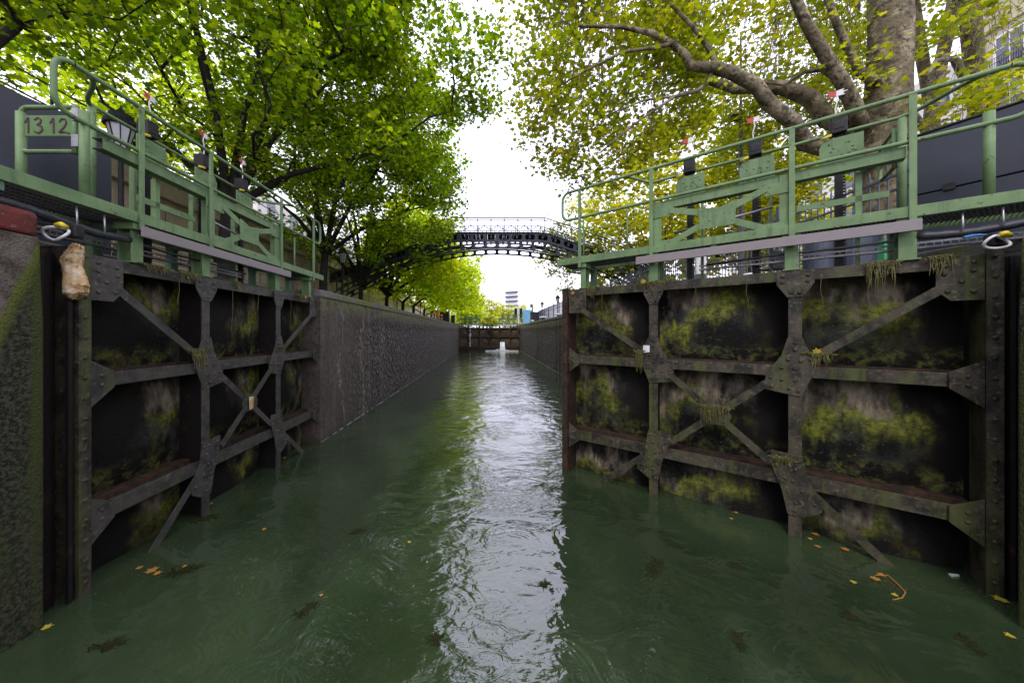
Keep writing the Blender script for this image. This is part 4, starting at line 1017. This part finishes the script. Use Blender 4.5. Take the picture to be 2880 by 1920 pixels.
h = MB(); h.tube([(1.30,-.02,1.02),(1.30,-.07,1.02),(1.30,-.07,1.24),(1.30,-.02,1.24)],.010,6); h.box(1.33,1.38,-.03,-.015,1.0,1.27); h.build('handle', M['steel'], c)
def smallcab(loc, w_, d_, h_, label):
    r = empty('power_cabinet', loc, 0, label, 'cabinet', 'small dark cabinets by the distant gates')
    mb = MB(); mb.box(-w_/2,w_/2,-d_/2,d_/2,0,h_); mb.build('casing', M['cabinet'], r, bevel=.02)
    mb = MB(); mb.box(-w_/2-.03,w_/2+.03,-d_/2-.03,d_/2+.03,h_+.002,h_+.05); mb.build('lid', M['black'], r, bevel=.01)
smallcab((-5.35,42.0,ZQ), 1.15,.9,1.55,'distant dark cabinet on the left quay beside the orange clad person'); smallcab((6.0,43,ZQ), 1.0,.9,1.55,'distant dark cabinet on the right quay at the foot of the white mast')
smallcab((-4.6,44.6,ZQ-.02), .5,.5,1.25,'small grey cabinet beside the left end of the distant gates')

# fence on the right quay
FX = 6.6
fc = empty('iron_fence', (FX,5,ZQ), 0, 'long blue grey iron paling fence running down the right quay', 'fence')
y = 0.0; k = 0
mb = MB()
for i in range(15):
    y0 = i*2.6
    p = MB(); n = 19
    for j in range(n):
        yy = y0+.14+j*.13; p.box(-.009,.009,yy-.009,yy+.009,.12,1.72); p.lathe((0,yy,1.72), [(.014,0),(.012,.03),(.002,.10)], 4)
    for z in (.16,1.35,1.58): p.box(-.018,.018,y0+.03,y0+2.57,z,z+.035)
    p.build('fence_panel', M['slate'], fc)
    p = MB(); p.box(-.035,.035,y0-.028,y0+.028,0,1.86); p.box(-.04,.04,y0-.035,y0+.035,1.86,1.90); p.build('fence_post', M['slate'], fc)
# low beige wall beyond the fence
mb = MB(); mb.box(8.3,8.6,9,40,ZQ-.05,ZQ+.75); tag(mb.build('garden_wall', M['stone'], bevel=.02), 'low beige wall behind the right quay fence', 'wall')
# tall mast at right
ms = empty('camera_mast', (7.55,10.0,ZQ), 0, 'tall dark mast with a small camera, standing behind the right walkway', 'mast')
mb = MB(); mb.lathe((0,0,0), [(.11,0),(.11,.3),(.065,.35),(.055,5.6),(.035,5.62),(.022,7.9)], 12); mb.build('pole', M['slate'], ms)
mb = MB(); mb.box(-.30,-.02,-.05,.05,5.35,5.55); mb.box(-.02,.0,-.02,.02,5.4,5.48); mb.build('camera_box', M['black'], ms, bevel=.02)
ms = empty('mast', (5.8,43.4,ZQ), 0, 'slender grey white mast beside the distant right cabinet', 'mast')
mb = MB(); mb.lathe((0,0,0), [(.13,0),(.10,2.6),(.05,2.7),(.02,6.1)], 10); mb.build('pole', M['steel'], ms)
mb = MB(); mb.box(-.30,-.11,-.08,.08,2.2,2.7); mb.build('sensor_box', M['slate'], ms)
# signal lights far
sg = empty('signal_light', (4.3,47,ZQ), 0, 'black two lamp signal on a white post behind the distant gates', 'signal')
mb = MB(); mb.box(-.16,.16,-.05,.05,-.8,2.4); mb.build('post', M['white'], sg)
for x in (-.36,.36):
    mb = MB(); mb.box(x-.18,x+.18,-.16,.0,1.1,2.35); mb.lathe((x,-.2,1.9),[(.13,0),(.13,.02)],10); mb.lathe((x,-.2,1.4),[(.13,0),(.13,.02)],10); mb.build('signal_head', M['black'], sg, bevel=.03)
mb = MB(); mb.box(6.3,8.1,60,60.15,3.3,6.4); hb = mb.build('blue_hoarding', M['blue'], bevel=.02); tag(hb, 'pale blue hoarding beyond the distant gates on the right', 'hoarding')
# mooring bollards
for X, Y, s_, lab in ((5.5,33.2,1.25,'white topped mushroom bollard on the right coping near the distant cabinet'), (4.95,37.0,.6,'small white mooring bollard close to the slender mast'), (5.9,27.5,1.2,'grey mushroom bollard on the right coping below the nearer lamp')):
    b0 = empty('mooring_bollard', (X,Y,ZQ), 0, lab, 'bollard', 'bollards on the right coping')
    mb = MB(); mb.lathe((0,0,0), [(.20*s_,0),(.16*s_,.06*s_),(.13*s_,.35*s_)], 14); mb.build('stem', M['slate'], b0, smooth=True)
    mb = MB(); mb.lathe((0,0,.35*s_), [(.14*s_,0),(.30*s_,.03),(.32*s_,.08),(.26*s_,.14),(.05,.17)], 16); mb.build('cap', M['white'], b0, smooth=True)
b0 = empty('mooring_bollard', (P(1721,640,7.6).x,7.6,ZQ), 0, 'white rounded bollard head showing just above the right gate top beam', 'bollard', 'bollards on the right coping')
mb = MB(); mb.lathe((0,0,0), [(.10,0),(.09,.30)], 12); mb.build('stem', M['slate'], b0); mb = MB(); mb.lathe((0,0,.28), [(.08,0),(.15,.02),(.15,.07),(.10,.11),(.02,.125)], 14); mb.build('cap', M['white'], b0, smooth=True)
# info pillar, bins, crate, chair seen under the right walkway
ip = empty('info_pillar', (P(1609,620,6.4).x,6.4,ZQ), R(-15), 'narrow white information pillar with a red mark under the right walkway', 'pillar')
mb = MB(); mb.box(-.085,.085,-.05,.05,0,.16); mb.build('foot', M['slate'], ip); mb = MB(); mb.box(-.085,.085,-.05,.05,.163,.52); pn = mb.build('panel', M['white'], ip, bevel=.008)
mb = MB()
for a_, b_ in (((-.02,.42),(.02,.42)),((.02,.42),(-.015,.375)),((-.015,.375),(.02,.375)),((.02,.375),(-.02,.335))): mb.bar((a_[0],-.053,a_[1]),(b_[0],-.053,b_[1]),.006,.018,up=(0,1,0))
mb.build('red_mark', M['red'], pn)
bb = empty('black_folding_chair', (P(1788,610,6.0).x,6.0,ZQ), R(12), 'black folding chair with grey legs between two green supports of the right walkway', 'chair')
mb = MB(); mb.box(-.14,.14,-.01,.01,.20,.52); mb.build('backrest', M['black'], bb, bevel=.006)
mb = MB(); mb.box(-.14,.14,.0,.24,.19,.205); mb.build('seat', M['black'], bb, bevel=.004)
for x in (-.13,.13):
    mb = MB(); mb.bar((x,-.02,0),(x*.8,.1,.45),.025,.025); mb.build('leg', M['steel'], bb)
for u, d, r_, h_, mtl, lab in ((1882,5.6,.21,.62,'slate','grey blue bin under the right walkway, the left of two'), (1972,5.3,.26,.72,'slate','larger slate drum bin under the right walkway beside the green crate')):
    b0 = empty('litter_bin', (P(u,600,d).x,d,ZQ), 0, lab, 'bin', 'bins on the right quay')
    mb = MB(); mb.lathe((0,0,0), [(r_*.9,0),(r_,.02),(r_,h_)], 24); mb.build('drum', M[mtl], b0, smooth=False); mb = MB(); mb.lathe((0,0,h_), [(r_*1.04,.002),(r_*1.05,.04),(r_*.9,.06)], 24); mb.build('lid', M['black'], b0)
cr_ = empty('green_crate', (P(2046,580,5.0).x,5.0,ZQ), R(-14), 'bright green plastic crate with dark letters behind the gate support', 'crate')
mb = MB(); mb.box(-.16,.16,-.12,.12,0,.40); mb.box(-.17,.17,-.13,.13,.38,.42); mb.build('crate_body', M['bright_green'], cr_, bevel=.01)
o = text_mesh('TM', .17, .003, 'painted_letters', M['cabinet'], cr_, Matrix.Translation((-.13,-.127,.13)) @ Matrix.Rotation(R(90),4,'X'))
# red and white things on the far left quay
rs = empty('road_sign', (-7.3,35.3,ZQ), 0, 'round red and white sign on a post by the stone wall', 'sign')
mb = MB(); mb.lathe((0,0,0),[(.03,0),(.03,2.0)],8); mb.build('post', M['steel'], rs)
mb = MB(); vs=[]; n=24
mb.prism([(.38*math.cos(2*math.pi*k/n), 2.1+.38*math.sin(2*math.pi*k/n)) for k in range(n)], lambda a_,b_,c_:(a_,b_,c_), -.06,-.03); pa = mb.build('red_disc', M['red'], rs)
mb = MB(); mb.prism([(.24*math.cos(2*math.pi*k/n), 2.1+.24*math.sin(2*math.pi*k/n)) for k in range(n)], lambda a_,b_,c_:(a_,b_,c_), -.066,-.061); mb.build('white_centre', M['white'], pa)
for i, (X,Y,lab) in enumerate(((-6.3,37.6,'red and white barrier on the left quay, nearest the round sign'), (-6.0,40.6,'red and white barrier on the left quay, nearest the person in orange'))):
    bq = empty('safety_barrier', (X,Y,ZQ), R(20-40*i), lab, 'barrier', 'barriers on the left quay')
    for x in (-.55,.55):
        mb = MB(); mb.bar((x-.1,0,0),(x+.05,0,1.25),.06,.05); mb.build('leg', M['red'], bq)
    for z in (.55,.95):
        mb = MB()
        for k in range(6): mb.box(-.6+k*.2,-.6+k*.2+.199,-.02,.02,z,z+.2) if k%2 == 0 else None
        mb.build('red_board', M['red'], bq)
        mb = MB()
        for k in range(6): mb.box(-.6+k*.2,-.6+k*.2+.199,-.02,.02,z,z+.2) if k%2 else None
        mb.build('white_board', M['white'], bq)
def person(loc, rz, label):
    me = bpy.data.meshes.new('person')
    J = [((0,0,.93),.15),((0,0,1.15),.135),((0,0,1.38),.15),((0,0,1.52),.06),((0,.0,1.66),.10),
         ((-.10,0,.88),.10),((-.12,.02,.48),.07),((-.13,.0,.08),.045),((.10,0,.88),.10),((.12,-.08,.48),.07),((.13,-.12,.08),.045),
         ((-.20,0,1.42),.065),((-.27,.03,1.14),.048),((-.27,-.10,.92),.035),((.20,0,1.42),.065),((.27,.03,1.14),.048),((.24,-.16,1.0),.035),
         ((-.13,-.14,.04),.04),((.13,-.26,.04),.04),((0,0,1.76),.07)]
    E = [(0,1),(1,2),(2,3),(3,4),(4,19),(0,5),(5,6),(6,7),(0,8),(8,9),(9,10),(2,11),(11,12),(12,13),(2,14),(14,15),(15,16),(7,17),(10,18)]
    me.from_pydata([j[0] for j in J], E, []); o = bpy.data.objects.new('person', me); col.objects.link(o)
    sm_ = o.modifiers.new('skin','SKIN')
    for v_, j in zip(me.skin_vertices[0].data, J): v_.radius = (j[1], j[1]*.8)
    me.skin_vertices[0].data[0].use_root = True
    o.modifiers.new('sub','SUBSURF').levels = 1
    bpy.context.view_layer.update(); dg = bpy.context.evaluated_depsgraph_get(); m2 = bpy.data.meshes.new_from_object(o.evaluated_get(dg))
    m2.materials.clear()
    for mm in (mat('skin_tone', (.45,.27,.19), .6), M['orange'], M['slate'], M['tar']): m2.materials.append(mm)
    for p in m2.polygons:
        z = p.center.z; x = abs(p.center.x)
        p.material_index = 1 if (.92 < z < 1.50 and not (z < 1.0 and x > .19)) else (2 if z <= .92 and x < .2 else 0)
        if z > 1.70 or (z > 1.6 and p.center.y > .03): p.material_index = 3
        if z < .1: p.material_index = 3
        p.use_smooth = True
    bpy.data.objects.remove(o); o = bpy.data.objects.new('person', m2); col.objects.link(o); o.location = loc; o.rotation_euler = (0,0,rz)
    return tag(o, label, 'person')
person((-5.95,39.6,ZQ), R(30), 'person in an orange jacket standing on the left quay beside the distant cabinet')

# ------------------------------------------------------------------ buildings
fb = empty('apartment_building', (36,12,ZQ), 0, 'cream stuccoed apartment building with iron balconies at the upper right', 'building')
mb = MB(); mb.box(0,14,0,13.2,0,24); mb.build('wall', M['facade'], fb)
mb = MB(); 
for z in (3.8,7.2,20.4,23.6): mb.box(-.22,-.002,-.1,13.3,z,z+.28)
mb.build('cornice', M['facade'], fb)
mb = MB(); mb.box(.4,14,.2,13,24.002,26.5); mb.build('roof', M['slate'], fb)
for fl in range(6):
    z = .9+fl*3.3+ (0 if fl else -.2)
    for k in range(4):
        yy = 1.2+k*3.1
        wd = MB(); wd.box(-.06,-.003,yy-.14,yy,z-.1,z+2.3); wd.box(-.06,-.003,yy+1.2,yy+1.34,z-.1,z+2.3); wd.box(-.06,-.003,yy-.14,yy+1.34,z+2.302,z+2.45); wf = wd.build('window', M['white'], fb)
        gl = MB(); gl.box(-.02,-.004,yy+.003,yy+1.197,z,z+2.298); g_ = gl.build('pane', M['glass'], wf)
        gl = MB(); gl.box(-.035,-.021,yy+.57,yy+.63,z,z+2.298); gl.box(-.035,-.021,yy+.003,yy+.567,z+1.5,z+1.55); gl.box(-.035,-.021,yy+.633,yy+1.197,z+1.5,z+1.55); gl.build('glazing_bar', M['white'], wf)
        if fl:
            bl = MB(); bl.box(-.45,-.061,yy-.3,yy+1.5,z-.16,z-.10)
            for q in range(17): bl.box(-.44,-.42,yy-.28+q*.109,yy-.265+q*.109,z-.10,z+.85)
            for zz in (.1,.5,.85): bl.box(-.45,-.415,yy-.3,yy+1.5,z+zz-.02,z+zz)
            bl.build('balcony', M['black'], fb)
fb2 = empty('apartment_building', (38,26.5,ZQ), 0, 'pale grey apartment building glimpsed behind the plane leaves', 'building')
mb = MB(); mb.box(0,12,0,26,0,21); mb.build('wall', M['facade2'], fb2)
for fl in range(6):
    for k in range(7):
        z = 1+fl*3.3; yy = 1.2+k*3.5
        wd = MB(); wd.box(-.05,-.003,yy-.1,yy+1.3,z,z+2); wf = wd.build('window', M['slate'], fb2); gl = MB(); gl.box(-.07,-.052,yy,yy+1.2,z+.1,z+1.9); gl.build('pane', M['glass'], wf)
pb = empty('distant_block', (9.0,132,3), R(-32), 'pale distant tower block with dark slanting balcony bands over the yellow trees', 'building')
mb = MB(); mb.box(-2.2,3.0,0,8,0,16.2); mb.build('wall', mat('bleached_wall', (.85,.85,.85), .6), pb)
for k in range(6):
    mb = MB(); mb.box(-2.3,3.4,-.9,-.003,6.0+k*1.75,6.0+k*1.75+.42); mb.build('balcony', M['slate'], pb)
rb = empty('apartment_building', (-22,26,6.95), 0, 'pale building on the upper street behind the left footbridge end', 'building')
mb = MB(); mb.box(-8,0,6,30,0,9); mb.build('wall', M['facade2'], rb)
for k in range(6):
    for fl in range(3):
        mb = MB(); mb.box(.003,.04,7.5+k*3.8,8.7+k*3.8,1+fl*2.9,2.9+fl*2.9); mb.build('window', M['glass'], rb)

# ------------------------------------------------------------------ small things on the gates and in the water
# weathered foam plug hanging at the heel of the left leaf
def blob(name, cs, m, label, cat, n=900, seed=1, sc=.03, group=None):
    import bmesh
    bm = bmesh.new()
    r_ = np.random.default_rng(seed)
    prof = cs; k = 28; rings = []
    for i in range(len(prof)*6-5):
        t = i/6; a = int(min(t, len(prof)-2)); f = t-a; f = f*f*(3-2*f)
        p = [prof[a][j]+(prof[a+1][j]-prof[a][j])*f for j in range(5)]
        ring = []
        for j in range(k):
            an = 2*math.pi*j/k; q = 1+.10*math.sin(3*an+t*.7)+.06*math.sin(7*an-t*1.3)+.03*r_.normal()
            ring.append(bm.verts.new((p[0]+p[3]*math.cos(an)*q, p[1]+p[4]*math.sin(an)*q, p[2]+sc*.3*r_.normal())))
        rings.append(ring)
    for a, b in zip(rings, rings[1:]):
        for j in range(k): bm.faces.new((a[j],a[(j+1)%k],b[(j+1)%k],b[j]))
    bm.faces.new(rings[0][::-1]); bm.faces.new(rings[-1])
    me = bpy.data.meshes.new(name); bm.to_mesh(me); bm.free(); me.materials.append(m)
    for p in me.polygons: p.use_smooth = True
    o = bpy.data.objects.new(name, me); col.objects.link(o); return tag(o, label, cat, group)
fx, fy = P(171,0,3.0).x, 3.0
def fp(u, v): p = P(u, v, 3.0); return p
prof = [(fp(u_,0).x,fy,fp(0,v_).z,a_,b_) for u_,v_,a_,b_ in ((172,685,.03,.03),(173,674,.082,.06),(175,655,.092,.06),(173,632,.078,.055),(168,612,.070,.05),(166,598,.086,.055),(171,582,.066,.05),(175,568,.05,.04),(175,562,.02,.02))]
blob('foam_lump', prof, M['foam'], 'lumpy weathered orange and cream foam hanging on the left gate heel post', 'foam lump', seed=5)
# mooring hooks with yellow grips
for u, v, d, sg_, lab in ((128,528,2.85,1,'white rope loop with a yellow grip at the head of the left pier'), (2290,548,2.95,-1,'white rope loop with a yellow grip at the head of the right pier')):
    p = P(u,v,d); hk = empty('rope_loop', p, 0, lab, 'rope')
    mb = MB(); mb.tube([(.10*math.cos(R(a_))*1.05, .02*math.sin(R(a_*2)), .055*math.sin(R(a_))-.03) for a_ in range(0,361,20)], .011, 8, cap=False); mb.build('rope', M['white'], hk, smooth=True)
    mb = MB(); mb.tube([(.02,-.01,.035),(.06,-.01,.045),(.10*1,-.01,.02)], .022, 8); mb.build('grip', M['yellow'], hk, smooth=True)
    mb = MB(); mb.box(.02,.13,.03,.10,-.05,.06); mb.build('clamp', M['black'], hk, bevel=.01)
# blue hose on the right
mb = MB(); pts = [P(2215+i*9, 545-3*math.sin(i*.5)-i*.6, 3.1) for i in range(14)]
mb.tube(pts, [.011 if j%2 else .014 for j in range(14)], 8); tag(mb.build('blue_hose', mat('blue_hose', (.03,.16,.36), .5), smooth=True), 'short ribbed blue hose at the top right above the gate heel', 'hose')

# hanging weed: leaf local -> world
def LW(leaf, x, y, z):
    mir = leaf is leafR
    return leaf.matrix_basis @ Vector((x, -y if mir else y, z))
bpy.context.view_layer.update()
def weed(leaf, x, z, w_, h_, n, label, cat='weed', group='clumps of weed caught on the gates', y=-.04):
    mb = MB(); r_ = np.random.default_rng(int(x*1000+z*77)+n)
    for i in range(int(n*2.4)):
        a_ = x+w_*.5*float(np.clip(r_.normal()*.5,-1,1)); l = h_*(.15+.85*r_.random()**2.2); px, py, pz = a_, y-.008*r_.random(), z+.012*r_.random(); pts=[]
        for k in range(6): pts.append(LW(leaf, px, py, pz)); px += .006*r_.normal(); py += -.003+.004*r_.normal(); pz -= l/5
        mb.tube(pts, [.0052*s_*(.6+.8*((i*7)%5)/5) for s_ in (1,1.1,1,.8,.6,.25)], 4)
    for i in range(n):
        a_ = x+w_*1.1*(r_.random()-.5); pts = [LW(leaf, a_+.03*r_.normal(), y-.012+.02*r_.random(), z+.010*r_.normal()-.01) for _ in range(3)]; mb.tube(pts, [.006,.009,.004], 4)
    p0 = LW(leaf, x, y, z); return tag(mb.build('weed_clump', M['weed'], loc=tuple(p0)), label, cat, group)
weed(leafR, .62, 3.15, .22, .34, 30, 'large weed tuft hanging from the right gate top beam between the support posts')
weed(leafR, .26, 3.16, .16, .22, 22, 'weed tuft hanging at the near top corner plate of the right gate')
weed(leafR, 2.86, 3.155, .34, .16, 22, 'weed tuft draped over the second top corner plate of the right gate')
weed(leafR, 3.75, 3.15, .12, .24, 12, 'thin weed strands near the far end of the right gate top beam')
weed(leafR, 1.10, 2.18, .22, .20, 26, 'golden brown weed heap caught above the middle node of the near right gate upright')
weed(leafR, 3.02, 2.14, .12, .36, 18, 'weed strand bundle beside the white label on the far right gate upright')
weed(leafR, 2.07, 1.45, .32, .26, 34, 'thick weed fringe draped over the cross plate in the middle of the right gate', y=-.08)
weed(leafR, 1.42, .92, .20, .14, 20, 'weed heap on the lower node of the near right gate upright')
weed(leafL, 1.15, 2.20, .20, .34, 22, 'dark weed nest caught at the middle node of the near left gate upright')
weed(leafL, .62, 3.155, .30, .12, 20, 'weed fringe on the left gate top beam beside the first support post')
weed(leafL, 1.02, 3.15, .22, .14, 20, 'weed tuft on the left gate top beam just before the second support post')
weed(leafL, 1.85, 3.15, .12, .16, 14, 'pale weed rag on the middle of the left gate top beam')
weed(leafL, 2.90, 2.16, .12, .12, 14, 'small weed tuft where the far diagonal meets the left gate upright')
weed(leafL, 3.55, 3.15, .40, .16, 22, 'weed fringe below the last support post of the left gate')
for leaf, xs_, nm in ((leafR, [(.72,.5),(1.75,.3),(2.3,.22),(3.6,.4),(1.08,.35)], 'right'), (leafL, [(.9,.3),(1.75,.7),(2.3,.25),(3.2,.4)], 'left')):
    for x, l in xs_:
        mb = MB(); pts = [LW(leaf, x+.004*k*math.sin(k), -.03, 3.03-l*k/6) for k in range(7)]; mb.tube(pts, .0035, 4)
        tag(mb.build('weed_thread', M['weed'], loc=tuple(pts[0])), 'thin single weed thread dangling from the %s gate top beam' % nm, 'weed', 'weed threads on the %s gate' % nm)
# labels / plates on the gates
for leaf, x, z, nm, rotz in ((leafR,2.93,2.17,'small pale plate stuck on the right gate beside the upper weed bundle',0),(leafL,2.07,1.32,'cream board scrap wedged on the cross plate in the middle of the left gate',8)):
    mb = MB(); pts = [(-.045,-.10),(.04,-.09),(.05,.09),(-.05,.10)] if leaf is leafL else [(-.045,-.05),(.045,-.06),(.045,.05),(-.045,.05)]
    mb.prism([(x+a_, z+b_) for a_, b_ in pts], lambda p,q,r: tuple(LW(leaf,p,q,r)), -.085 if leaf is leafL else -.05, -.078 if leaf is leafL else -.045)
    tag(mb.build('scrap_plate', M['foam'] if leaf is leafL else M['white'], loc=tuple(LW(leaf,x,-.08,z))), nm, 'plate')

# fallen leaves
def one_leaf(size, m, name='fallen_leaf'):
    o = np.array(LEAF['maple']); vs = [(a_*size, b_*size, .006+.05*size*(a_*a_*4)) for a_, b_ in o]+[(0,0,.004)]
    fs = [(k,(k+1)%12,12) for k in range(12)]; me = bpy.data.meshes.new(name); me.from_pydata(vs,[],fs); me.materials.append(m); me.update(); return me
lm1 = one_leaf(.10, M['fallen']); lm2 = one_leaf(.10, M['fallen_y'])
spots = [(348,1311,1.2,0,'largest orange fallen leaf floating low beside the left gate'),(320,1305,.7,0,'brown fallen leaf touching the largest orange one'),(362,1318,.8,0,'dull fallen leaf right of the largest orange one'),(424,1302,.5,0,'small orange leaf floating near weed by the left gate'),
 (485,1158,.6,0,'orange leaf by the first left gate upright'),(607,1216,.6,0,'orange leaf floating alone in the left water'),(654,1052,.6,1,'yellow leaf at the foot of the left gate toe'),(108,1442,.8,1,'yellow leaf beside the left pier'),(738,1368,.4,0,'tiny pale leaf in the left water below the lone orange one'),
 (1690,1178,.7,0,'orange leaf near the second right gate upright'),(1680,1192,.5,1,'yellow leaf below the orange one at the right gate'),(1873,1228,.9,0,'tan leaf right of the first right gate upright'),(1860,1238,.6,1,'yellow leaf below the tan one at the right gate'),(1878,1256,.7,0,'rusty leaf below the right gate'),
 (1940,1262,.9,0,'rusty leaf cluster piece by the right gate diagonal'),(2010,1330,.9,0,'orange leaf above the curled twig'),(2025,1322,.8,0,'orange leaf touching the one above the curled twig'),(1960,1338,.6,1,'pale yellow leaf left of the orange pair'),(2298,1378,1.1,1,'yellow green leaf at the foot of the right gate heel'),(2055,1368,.6,1,'pale leaf below the curled twig'),(2320,1462,.7,1,'yellow leaf at the right edge of the water'),(940,1246,.5,1,'yellow green leaf in the middle left water')]
for u, v, s_, k, lab in spots:
    o = bpy.data.objects.new('fallen_leaf', lm2 if k else lm1); col.objects.link(o); o.location = W(u,v)+Vector((0,0,.004)); o.rotation_euler = (0,0,rng.uniform(0,6.28)); o.scale = (s_*.9,s_*.9,1)
    tag(o, lab, 'leaf', 'fallen leaves floating on the canal')
for lf, x, z, lab in ((leafR,2.97,3.17,'bright yellow leaf on the right gate top beam weed'),(leafR,1.12,2.2,'bright yellow leaf on the golden brown weed heap'),(leafL,3.62,3.13,'orange leaf on the left gate below the last support post'),(leafR,4.1,3.08,'rusty leaf on the toe corner of the right gate')):
    o = bpy.data.objects.new('fallen_leaf', lm2 if 'yellow' in lab else lm1); col.objects.link(o); o.location = LW(lf,x,-.07,z); o.rotation_euler = (R(75),.2,lf.rotation_euler[2]); o.scale = (.8,.8,1); tag(o, lab, 'leaf', 'fallen leaves caught on the gates')
mb = MB(); mb.tube([W(2010,1322)+Vector((0,0,.008)),W(2040,1325)+Vector((0,0,.02)),W(2062,1345)+Vector((0,0,.02)),W(2080,1362)+Vector((0,0,.012)),W(2072,1375)+Vector((0,0,.01)),W(2050,1378)+Vector((0,0,.006))],[.004,.005,.006,.006,.005,.003],6); tag(mb.build('twig', M['fallen'], loc=tuple(W(2050,1350)), smooth=True), 'curled orange twig floating near the right gate', 'twig')
mb = MB(); mb.prism([(-.05,-.02),(.05,-.012),(.055,.006),(-.03,.02)], lambda a_,b_,c_: tuple(W(2190,1322)+Vector((a_*.9,c_*.9,b_*.5))), .006, .030); tag(mb.build('litter_scrap', M['white'], loc=tuple(W(2190,1322))), 'crumpled white scrap floating near the right gate heel', 'litter')
# dark weed drifting just at the surface
dw = [(705,1400,.5,1,'dark curled weed drifting in the left water'),(1000,1468,.3,0,'small dark weed speck low in the left water'),(470,1190,.9,0,'brown weed patch drifting by the left gate'),(420,1310,.9,0,'brown weed patch next to the floating orange leaves'),(1500,1300,.8,1,'dark weed strand drifting below the right gate'),
      (1690,1300,.3,0,'small dark weed speck below the right gate'),(1700,1472,.4,1,'dark weed drifting low in the right water'),(250,1480,.5,0,'dark weed drifting at lower left'),(1250,1340,.25,0,'dark weed tuft on the bright reflection edge'),(820,1220,.3,1,'small brown weed curl in the green water'),(1950,1415,.3,0,'dark weed speck in the lower right water'),(2230,1480,.4,1,'dark weed strand in the lower right corner')]
for u, v, s_, cu, lab in dw:
    mb = MB(); c = W(u,v); r_ = np.random.default_rng(u)
    for i in range(int(60*s_)+14):
        a_ = r_.uniform(0,6.28); t_ = r_.uniform(-1,1); p = c+Vector((t_*.12*s_+r_.normal()*.014, (.05*math.sin(t_*2.5) if cu else .02*t_)*s_*2+r_.normal()*.014, 0)); pts=[]
        for k in range(6): pts.append((p.x,p.y,.003+.002*r_.random())); a_ += r_.normal()*.5; p = p+Vector((math.cos(a_),math.sin(a_),0))*.014*(.6+s_)
        mb.tube(pts, [.002,.0035,.0035,.003,.002,.001], 4)
    tag(mb.build('floating_weed', M['darkweed'], loc=(c.x,c.y,0)), lab, 'weed', 'dark weed drifting on the canal')

# spills of water at the distant gates
M['foamw'] = mat('white_water', (.80,.82,.84), .3, 0, .6, (30,(.45,.5,.5),.5,.7))
sp = empty('water_spill', (P(1154,800,43.2).x,YG-.1,0), 0, 'white water spilling over the sill below the distant right gate leaf', 'waterfall')
mb = MB()
for k in range(60):
    x = rng.uniform(-.30,.30); mb.tube([(x,.62,1.02+.1*rng.random()),(x,.3,.9),(x,.02,.56),(x*1.1,-.2,.0)],[.015,.02,.02,.03],4)
mb.build('chute', M['foamw'], sp)['kind'] = 'stuff'
mb = MB()
for k in range(160):
    x = rng.normal()*.6-.2; h_ = max(0,.32*(1-abs(x+.2)/1.4))*rng.random(); y = -.1-.35*rng.random(); mb.rivet((x,y,h_*.9),(0,-1,.3),.018+.02*rng.random())
for k in range(40): x = rng.uniform(-2.2,1.8); mb.tube([(x,-.35-.1*rng.random(),.01),(x+.3,-.35-.1*rng.random(),.02)],.03,4)
mb.build('splash', M['foamw'], sp)['kind'] = 'stuff'
sp = empty('water_spill', (P(1079,700,43.0).x,YG+.5,0), 0, 'thin white leak trickling down the left end of the distant gates', 'waterfall')
mb = MB()
for k in range(22):
    x = rng.normal()*.05; z = rng.uniform(.5,2.9); mb.tube([(x,0,z),(x+.02,-.02,z-.25)],[.015,.02],4)
mb.build('trickle', M['foamw'], sp)['kind'] = 'stuff'

mb = MB(); r_ = np.random.default_rng(5)
def fleck(x, y, sz):
    a_ = r_.uniform(0,6.28); n = r_.integers(3,6)
    mb.add([(x+sz*r_.uniform(.4,1)*math.cos(a_+6.283*k/n), y+sz*r_.uniform(.4,1)*math.sin(a_+6.283*k/n), .003+.002*r_.random()) for k in range(n)], [tuple(range(n))])
for k in range(520):
    t = r_.uniform(-.05,1.02)*4.31; p = LW(leafR, t, -abs(r_.normal())*.16*(1.4-t/5)-.03, 0); fleck(p.x,p.y,r_.uniform(.003,.012))
for k in range(420):
    t = r_.uniform(-.05,1.02)*4.31; p = LW(leafL, t, -abs(r_.normal())*.14*(1.6-t/4)-.03, 0); fleck(p.x,p.y,r_.uniform(.003,.012))
for u, v, sg_, n in ((480,1205,.16,110),(400,1310,.14,120),(330,1275,.08,60),(1960,1265,.14,90),(2060,1345,.10,60),(2200,1400,.12,60),(1500,1330,.10,50),(1150,1480,.5,60),(700,1300,.6,60)):
    for k in range(n): p = W(u,v); fleck(p.x+r_.normal()*sg_, p.y+r_.normal()*sg_*.5, r_.uniform(.003,.010))
tag(mb.build('floating_debris', M['weed']), 'fine scum and leaf crumbs floating along the gates', 'debris', kind='stuff')
mb = MB()
for x, y0_, y1_ in ((XL+.006,7.35,43),(XR-.006,8,43)):
    y = y0_
    while y < y1_:
        l = r_.uniform(.1,.5); wd = r_.uniform(.006,.022)*math.copysign(1,-x); mb.add([(x,y,.004),(x+wd,y,.004),(x+wd,y+l,.004),(x,y+l,.004)],[(0,1,2,3)]); y += l+r_.uniform(0,.25)
tag(mb.build('scum_line', M['foamw']), 'thin pale scum line where the lock walls meet the water', 'scum', kind='stuff')
